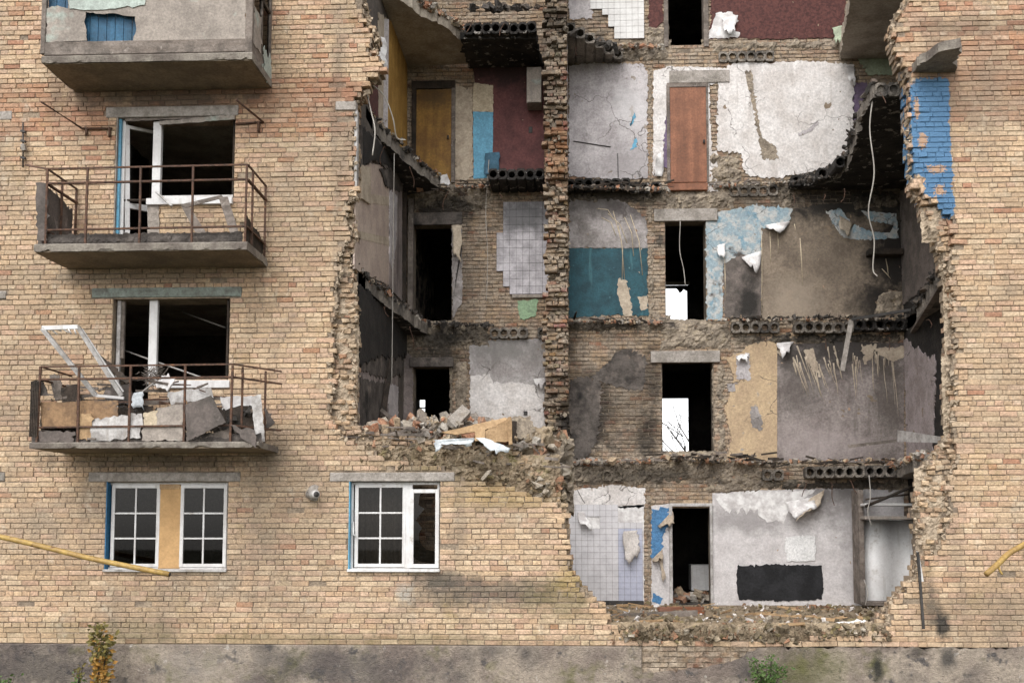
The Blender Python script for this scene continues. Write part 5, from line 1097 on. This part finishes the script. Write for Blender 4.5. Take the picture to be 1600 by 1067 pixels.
# heap on the second floor edge at left
P, Q = [], []
def heap(n, px0, px1, fn, Y0, Y1, s0, s1):
    for _ in range(n):
        px = random.uniform(px0, px1); Y = random.uniform(Y0, Y1); top = fn(px); base = 700
        py = random.uniform(top, base+6); P.append(at(px, py, Y)); Q.append(s0+(s1-s0)*random.random()**3)
heap(620, 556, 700, lambda x: 668-10*math.sin((x-556)/30.)-(12 if x > 640 else 0), .1, 1.4, .02, .11)
heap(620, 650, 850, lambda x: 650+.0022*(x-700)**2*(1 if x > 700 else .4)+4*math.sin(x/9), .1, 1.2, .02, .12)
tag(rubble('rubble_heap', P, Q, 'chunk'), 'heap of broken masonry on the second floor edge at left', 'rubble', None, 'stuff')
core_mound = []
P, Q = [], []
for k in range(420): px = random.uniform(560, 885); py = 705+max(0, (px-700))*.33+random.uniform(-12, 26); P.append(at(px, py, random.uniform(.0, .35))); Q.append(.015+.07*random.random()**2)
for k in range(120): px = random.uniform(835, 888); P.append(at(px, random.uniform(680, 780), random.uniform(.3, 1.5))); Q.append(.02+.1*random.random()**2)
tag(rubble('mossy_rubble', P, Q, 'soil_bits'), 'mossy brick rubble along the broken wall top over the ground floor', 'rubble', None, 'stuff')
# solid mass under the heap
rough('rubble_mass', 556, 672, 860, 720, .5, 'moss', B, .25, .05, .1, .1, 2.0); rough('rubble_mass', 830, 690, 892, 800, .6, 'rough', B, .25, .05, .1, .1, 2.0)
prism('rubble_bed', jag([(XL+.01,.5),(at(850,690,.5).x,.5),(at(855,690,3).x,3.2),(XL+.01,4.95)],.05,.2), FZ[1]-.25, FZ[1]-.02, 'moss', B, axis='z')
cr = empty('broken_drawer', at(760, 690, .1), 'broken tan wooden crate lying on the rubble heap', 'drawer')  # drawer-like piece of broken furniture
board('long_side', [(690,676,-.15),(790,652,-.05),(800,656,-.1),(758,672,-.1),(758,690,-.12),(742,690,-.15),(742,674,-.15),(712,680,-.15)], .03, 'wood_tan', cr, .004); board('front_board', [(758,674,-.1),(794,654,-.1),(796,690,-.1),(760,692,-.1)], .03, 'wood_tan', cr, .006); board('end_board', [(793,652,-.12),(799,651,-.12),(801,694,-.12),(795,695,-.12)], .05, 'wood_tan', cr, .003); board('bottom_board', [(797,656,.1),(826,664,.6),(830,684,.5),(800,692,.1)], .03, 'wood_dark', cr, .01)
loose(board('concrete_chunk', [(796,656,.3),(820,656,.6),(832,676,.5),(826,690,.4),(802,692,.3)], .25, 'rough', None, .02), 'lump of concrete behind the broken crate on the heap', 'concrete lump')
loose(board('hollow_chunk', [(688,648,.9),(720,646,.9),(770,656,.8),(768,664,.8),(690,660,.9)], .2, 'slab', None, .02), 'broken slab piece on top of the rubble heap', 'slab piece')
loose(flap('plastic_sheet', [(678,687,-.2),(742,684,-.2),(736,692,-.22),(680,702,-.25)], 'plastic', None, .05, 9, .004, .02), 'crumpled pale plastic sheet draped on the heap at left', 'plastic sheet')
loose(flap('plastic_sheet', [(742,684,-.2),(758,684,-.2),(802,700,-.25),(772,708,-.28)], 'plastic', None, .06, 9, .004, .02), 'twisted pale plastic sheet draped right of the flatter one', 'plastic sheet')
# rubble and soil on the ground floor edge
P, Q = [], []
for k in range(900): px = random.uniform(940, 1395); Y = random.uniform(-.05, 4.6)**1; p = at(px, 960, Y); P.append(Vector((p.x, Y, FZ[0]+random.uniform(-.02, .05)))); Q.append(.012+.07*random.random()**4)
for k in range(420): px = random.uniform(950, 1390); Y = random.uniform(-.08, .06); p = at(px, random.uniform(978, 1004), Y); P.append(p); Q.append(.01+.045*random.random()**2)
tag(rubble('ground_rubble', P, Q, 'soil_bits'), 'soil and broken brick spread over the ground floor edge', 'rubble', None, 'stuff')
P, Q = [], []
for k in range(130): px = random.uniform(945, 1390); Y = random.uniform(0., 4.6); p = at(px, 960, Y); P.append(Vector((p.x, Y, FZ[0]+.02))); Q.append(.015+.06*random.random()**3)
tag(rubble('plaster_bits', P, Q, 'p_white', None, .3), 'white plaster bits strewn over the ground floor edge', 'plaster bits', None, 'stuff')
rough('soil_bank', 950, 978, 1390, 1003, .04, 'moss', B, .022, .02, .05, .012)
loose(board('terracotta_slab', [(1030,950,3.6),(1098,948,3.4),(1100,958,2.6),(1030,956,2.8)], .04, 'door_brown', None, .02), 'terracotta coloured board lying before the ground floor doorway', 'board')
loose(board('plaster_board', [(1280,976,.2),(1350,968,.4),(1352,972,.3),(1286,980,.1)], .015, 'paper_white', None, .02), 'flat white plaster sheet on the soil at ground floor right', 'plasterboard')
loose(beam('grey_batten', at(946,964,2.2), at(1090,957,2.2), .1, .03, 'wood_grey'), 'grey batten lying along the ground floor edge at left', 'batten')
# loose yellow gas pipes
yp = tube('gas_pipe', curve([at(*p) for p in ((-30,832,-.5),(30,845,-.5),(80,857,-.5),(150,874,-.6),(265,897,-.7))], 5), .04, 'yellow_pipe', None, 12); loose(yp, 'long yellow gas pipe slanting down across the left window', 'gas pipe'); tube('bore', [at(264.6,896.9,-.7), at(265.6,897.2,-.701)], .033, 'metal_dark', yp, 12)
gp = empty('gas_pipe', at(1570, 890, -.3), 'short yellow gas pipe with a broken branch at right edge', 'gas pipe')
tube('pipe', curve([at(*p) for p in ((1541,897,-.6),(1560,880,-.5),(1580,862,-.4),(1625,838,-.3))], 5), .042, 'yellow_pipe', gp, 12); tube('pipe', curve([at(*p) for p in ((1560,878,-.5),(1561,888,-.52),(1566,897,-.52))], 4), .016, 'yellow_pipe', gp, 8)
# ---------------------------------------------------------------- plants
def plant(name, px, py0, py1, Y, n, spread, mats, lab, leaf=.05, stems=4):
    base = at(px, py0, Y); H = at(px, py1, Y).z-base.z; e = empty(name, base, lab, 'plant'); sv = []; sf = []; lv = {m_: ([], []) for m_ in mats}
    for s in range(stems):
        d = Vector((random.gauss(0, spread), random.gauss(0, spread*.5), H*random.uniform(.6, 1.) if s else H)); pts = [base, base+d*.5+Vector((random.gauss(0, .03), 0, 0)), base+d]
        a_, b_ = tube_vf(pts, [.009, .006, .003], 5); k = len(sv); sv += a_; sf += [tuple(i+k for i in q) for q in b_]
        for i in range(n//stems):
            t = random.uniform(.15, 1.); p = base+d*t+Vector((random.gauss(0, .05), random.gauss(0, .05), random.gauss(0, .02))); m_ = mats[0] if t < .55 else mats[-1]
            if random.random() < .25: m_ = random.choice(mats)
            L = leaf*random.uniform(.6, 1.3); u = Vector((random.gauss(0, 1), random.gauss(0, .7), random.gauss(.1, .6))).normalized(); w_ = u.cross(Vector((random.gauss(0, .4), 1, random.gauss(0, .6)))).normalized()*L*.32; nn = u.cross(w_).normalized()*L*.08
            V, F_ = lv[m_]; k = len(V); V += [p, p+u*L*.5+w_+nn, p+u*L, p+u*L*.5-w_+nn]; F_ += [(k, k+1, k+2), (k, k+2, k+3)]
    mk('stem', sv, sf, 'bark', e)
    for m_, (V, F_) in lv.items():
        if V: o = mk('foliage', V, F_, m_, e); o['kind'] = 'stuff'
plant('sapling', 158, 1085, 975, -.5, 420, .16, ['leaf_orange', 'leaf_olive'], 'sapling with orange and olive autumn leaves at the plinth', .085, 6)
plant('weed', 118, 1080, 1038, -.5, 110, .14, ['leaf_green', 'leaf_olive'], 'low dull green weed left of the sapling', .05, 5)
plant('weed', 1203, 1085, 1022, -.3, 620, .14, ['leaf_green'], 'bright green weed growing before the plinth under the hole', .05, 9)
plant('weed', 5, 1082, 1055, -.5, 80, .1, ['leaf_green'], 'green weed at the bottom left corner', .06, 5)
def tree(base, H, lab):
    e = empty('bare_tree', base, lab, 'tree'); v = []; f = []; tv = []; tf = []
    def br(p, d, L, r, lev):
        q = p+d*L*.5+Vector((random.gauss(0, .05), random.gauss(0, .05), 0))*L; e_ = p+d*L
        a_, b_ = tube_vf([p, q, e_], [r, r*.8, r*.6], 6); V, F_ = (tv, tf) if lev == 0 else (v, f); k = len(V); V.extend(a_); F_.extend([tuple(i+k for i in w_) for w_ in b_])
        if lev < 4:
            for c in range(3 if lev else 5): br(p.lerp(e_, random.uniform(.45, 1.)), (d+Vector((random.gauss(0, .5), random.gauss(0, .5), random.gauss(.15, .3)))).normalized(), L*random.uniform(.5, .75), r*.5, lev+1)
    br(Vector(base), Vector((.05, 0, 1)), H*.4, .14, 0); mk('trunk', tv, tf, 'bark', e, True); mk('crown', v, f, 'bark', e, True)
for q in ((1040,446,1078,504),(1036,618,1080,708)):
    bxp('rear_frame', q[2]-4, q[1], q[2], q[3], 10.42, .08, 'wood_dark', B); bxp('rear_frame', q[0]-20, q[1], q[2], q[1]+4, 10.42, .08, 'wood_dark', B)
pl = jag([(at(a_, b_, 10.5).x, at(a_, b_, 10.5).z) for a_, b_ in ((1052,446),(1078,446),(1078,458),(1068,452),(1062,458),(1056,450))], .01, .1); prism('rear_rag', pl, 10.5, 10.52, 'wood_dark', B)
for tx, ty, th, tl in ((1108, 26, 10, 'bare tree behind the building, right of the one in the second floor opening'), (660, 24, 9, 'bare tree behind the building seen through the left opening')):
    q = at(tx, 700, ty); tree((q.x, ty, 0), th, tl)
p = at(1075, 720, 17); tree((p.x, 17, 0), 7, 'bare tree seen through the second floor opening behind the building')

# ---------------------------------------------------------------- splintered odds and ends
def splinters(name, pts, L0, L1, mat, parent=None, flat=True, r=.012):
    """many thin broken laths and rods lying every which way"""
    v = []; f = []
    for p in pts:
        L = random.uniform(L0, L1); d = Vector((random.gauss(0, 1), random.gauss(0, .6), random.gauss(0, .1))).normalized(); u = Vector((0, 1, 0)).cross(d).normalized(); w_ = d.cross(u)
        a, b = random.uniform(.6, 2.2)*r, random.uniform(.3, .8)*r; k = len(v)
        for t in (0, L):
            for sx, sy in ((-1, -1), (1, -1), (1, 1), (-1, 1)): v.append(Vector(p)+d*t+u*sx*a*(1 if t == 0 else random.uniform(.3, 1))+w_*sy*b)
        f += [(k+3, k+2, k+1, k), (k+4, k+5, k+6, k+7), (k, k+1, k+5, k+4), (k+1, k+2, k+6, k+5), (k+2, k+3, k+7, k+6), (k+3, k, k+4, k+7)]
    o = mk(name, v, f, mat, parent); o['kind'] = 'stuff'; return o
def cloud(n, x0, y0, x1, y1, Y0, Y1): return [at(random.uniform(x0, x1), random.uniform(y0, y1), random.uniform(Y0, Y1)) for _ in range(n)]
tag(splinters('wood_splinters', cloud(50, 560, 668, 690, 700, -.1, .8)+cloud(40, 690, 690, 860, 730, -.1, .6), .15, .5, 'wood_grey'), 'broken laths strewn over the second floor rubble heap', 'splinters')
tag(splinters('wood_splinters', cloud(26, 66, 640, 400, 686, -.8, -.2)+cloud(22, 70, 600, 330, 640, -.7, -.3), .15, .6, 'wood_grey'), 'broken laths and slats jumbled on the lower balcony', 'splinters')
tag(splinters('metal_scrap', cloud(14, 180, 590, 400, 640, -.7, -.3), .2, .5, 'rust', None, True, .008), 'rusty bent rods in the lower balcony heap', 'scrap')
tag(splinters('wood_splinters', [Vector((q.x, q.y, FZ[0]+.04)) for q in cloud(60, 945, 960, 1390, 961, .1, 4.4)], .1, .5, 'wood_tan'), 'small laths lying on the ground floor soil', 'splinters')
splinters('ledge_splinters', cloud(30, 886, 498, 1040, 506, 4.6, 4.95)+cloud(30, 1140, 494, 1410, 500, 4.5, 4.9)+cloud(40, 1030, 708, 1190, 722, 4.5, 4.9)+cloud(30, 1190, 716, 1400, 726, 4.2, 4.8)+cloud(30, 640, 284, 770, 296, 4.4, 4.9)+cloud(24, 890, 286, 1040, 296, 4.5, 4.9), .1, .4, 'wood_dark', W)
splinters('ledge_splinters', cloud(12, 886, 496, 1040, 504, 4.6, 4.95)+cloud(20, 1030, 706, 1190, 722, 4.5, 4.9)+cloud(14, 1108, 280, 1230, 292, 4.6, 4.9)+cloud(12, 890, 716, 1030, 724, 4.6, 4.9), .08, .3, 'wood_grey', W)
# rods of broken reinforcement hanging out of the slab edges
rb = []
for (px, py, Y) in [(880,66,3.8),(900,74,4.),(740,30,3.6),(790,34,3.6),(700,300,4.2),(780,302,4.2),(845,300,4.3),(1240,306,4.6),(1290,304,4.3),(1320,296,3.9),(1190,528,4.8),(1290,530,4.7),(1390,528,4.6),(1260,756,4.6),(1330,752,4.5),(1300,756,4.5),(1440,738,.8),(1452,500,1.6),(1375,146,.5),(600,230,1.6),(640,262,2.8),(600,480,1.8),(640,512,3.2),(870,735,.6),(850,728,.4)]:
    p = at(px, py, Y); L = random.uniform(.15, .45); q = p+Vector((random.uniform(-.12, .12), random.uniform(-.2, .0), -L))
    tube('bent_rebar', curve([p+Vector((0, .15, .03)), p, p.lerp(q, .6)+Vector((random.uniform(-.05, .05), 0, 0)), q], 4), .008, 'rust', B, 5)
# torn scraps along the edges of slabs in the left room
def edge_rub(pts, n, mat, s0, s1):
    P, Q = [], []
    for _ in range(n):
        k = random.randrange(len(pts)-1); t = random.random(); a, b = pts[k], pts[k+1]; p = at_z(a[0]+(b[0]-a[0])*t, a[1]+(b[1]-a[1])*t, pts_z)
        P.append(Vector((p.x+random.gauss(0, .04), min(max(p.y, .4), 4.9)+random.gauss(0, .03), pts_z+SL+random.uniform(-.03, .06)))); Q.append(s0+(s1-s0)*random.random()**2)
    rubble('slab_edge_rubble', P, Q, mat, B)
pts_z = ZB4; edge_rub([(688,296),(640,258),(600,222),(562,184)], 120, 'chunk_dark', .012, .06); edge_rub([(688,296),(640,258),(600,222),(562,184)], 90, 'chunk', .01, .05); edge_rub([(1240,303),(1302,284),(1326,262),(1338,222),(1366,150)], 200, 'chunk_dark', .02, .08)
pts_z = ZB3; edge_rub([(670,528),(620,490),(580,460),(545,432)], 120, 'chunk_dark', .012, .06); edge_rub([(670,528),(620,490),(580,460),(545,432)], 90, 'chunk', .01, .05); edge_rub([(1418,523),(1440,490),(1462,455),(1478,436)], 160, 'chunk_dark', .02, .07)
pts_z = ZB2; edge_rub([(1385,752),(1410,742),(1446,731)], 160, 'chunk', .02, .08)
pts_z = ZB5; edge_rub([(735,99),(728,72),(700,45),(650,20)], 200, 'chunk', .02, .08)
# lumps of mortar still stuck along both torn edges of the front wall
P, Q = [], []
for poly, Yr_ in ((H1[10:22], (.05, .4)), (H1[36:56], (.05, .4)), (H0[9:26], (0., .12)), (H0[48:68], (0., .12)), (H1[:10], (.05, .4)), (H1[56:], (.05, .4))):
    for a, b in zip(poly, poly[1:]):
        for _ in range(int(math.hypot(b[0]-a[0], b[1]-a[1])*.8)+1):
            t = random.random(); px, py = a[0]+(b[0]-a[0])*t, a[1]+(b[1]-a[1])*t
            if py < -120: continue
            P.append(at(px+random.gauss(0, 2.5), py+random.gauss(0, 2), random.uniform(*Yr_))); Q.append(.01+.035*random.random()**2)
rubble('stuck_mortar', P, Q, 'rough_light', FW)
# mortar squeezed over the cross wall end
P, Q = [], []
for _ in range(420):
    zc = random.uniform(FZ[1]-.2, ZT); t = min(1, max(0, (zc-FZ[1])/(FZ[4]-FZ[1]))); P.append(Vector((random.uniform(XB(857), XB(887)), 4.75-1.5*t+random.uniform(-.04, .12), zc))); Q.append(.012+.045*random.random()**2)
rubble('stuck_mortar', P, Q, 'rough', SW)
# more torn paper: fringe at the head of the ground floor wall and lifted corners elsewhere
for q, m_ in (
  ([(1022,276,4.96),(1036,276,4.96),(1034,240,4.9),(1024,250,4.9)],'paper_white'),([(1322,104,4.96),(1336,106,4.96),(1338,132,4.86),(1326,128,4.9)],'paper_white'),([(1214,536,4.96),(1238,534,4.96),(1234,548,4.85),(1222,556,4.84)],'paper_white'),([(1150,556,4.96),(1172,552,4.96),(1166,562,4.86),(1154,562,4.88)],'paper_white'),
  ([(1310,336,4.96),(1334,350,4.96),(1326,370,4.84),(1312,358,4.86)],'paper_buff'),([(706,352,4.96),(722,350,4.96),(720,408,4.86),(708,402,4.9)],'paper_buff'),([(834,592,4.96),(852,590,4.96),(850,606,4.88),(838,604,4.88)],'paper_white'),([(1302,44,4.95),(1318,40,4.95),(1316,66,4.8),(1304,70,4.82)],'green'),([(1130,30,4.96),(1152,24,4.96),(1148,50,4.84),(1132,52,4.86)],'paper_white')):
    flap('torn_paper', q, m_, W, .05, 7, .004, .03)
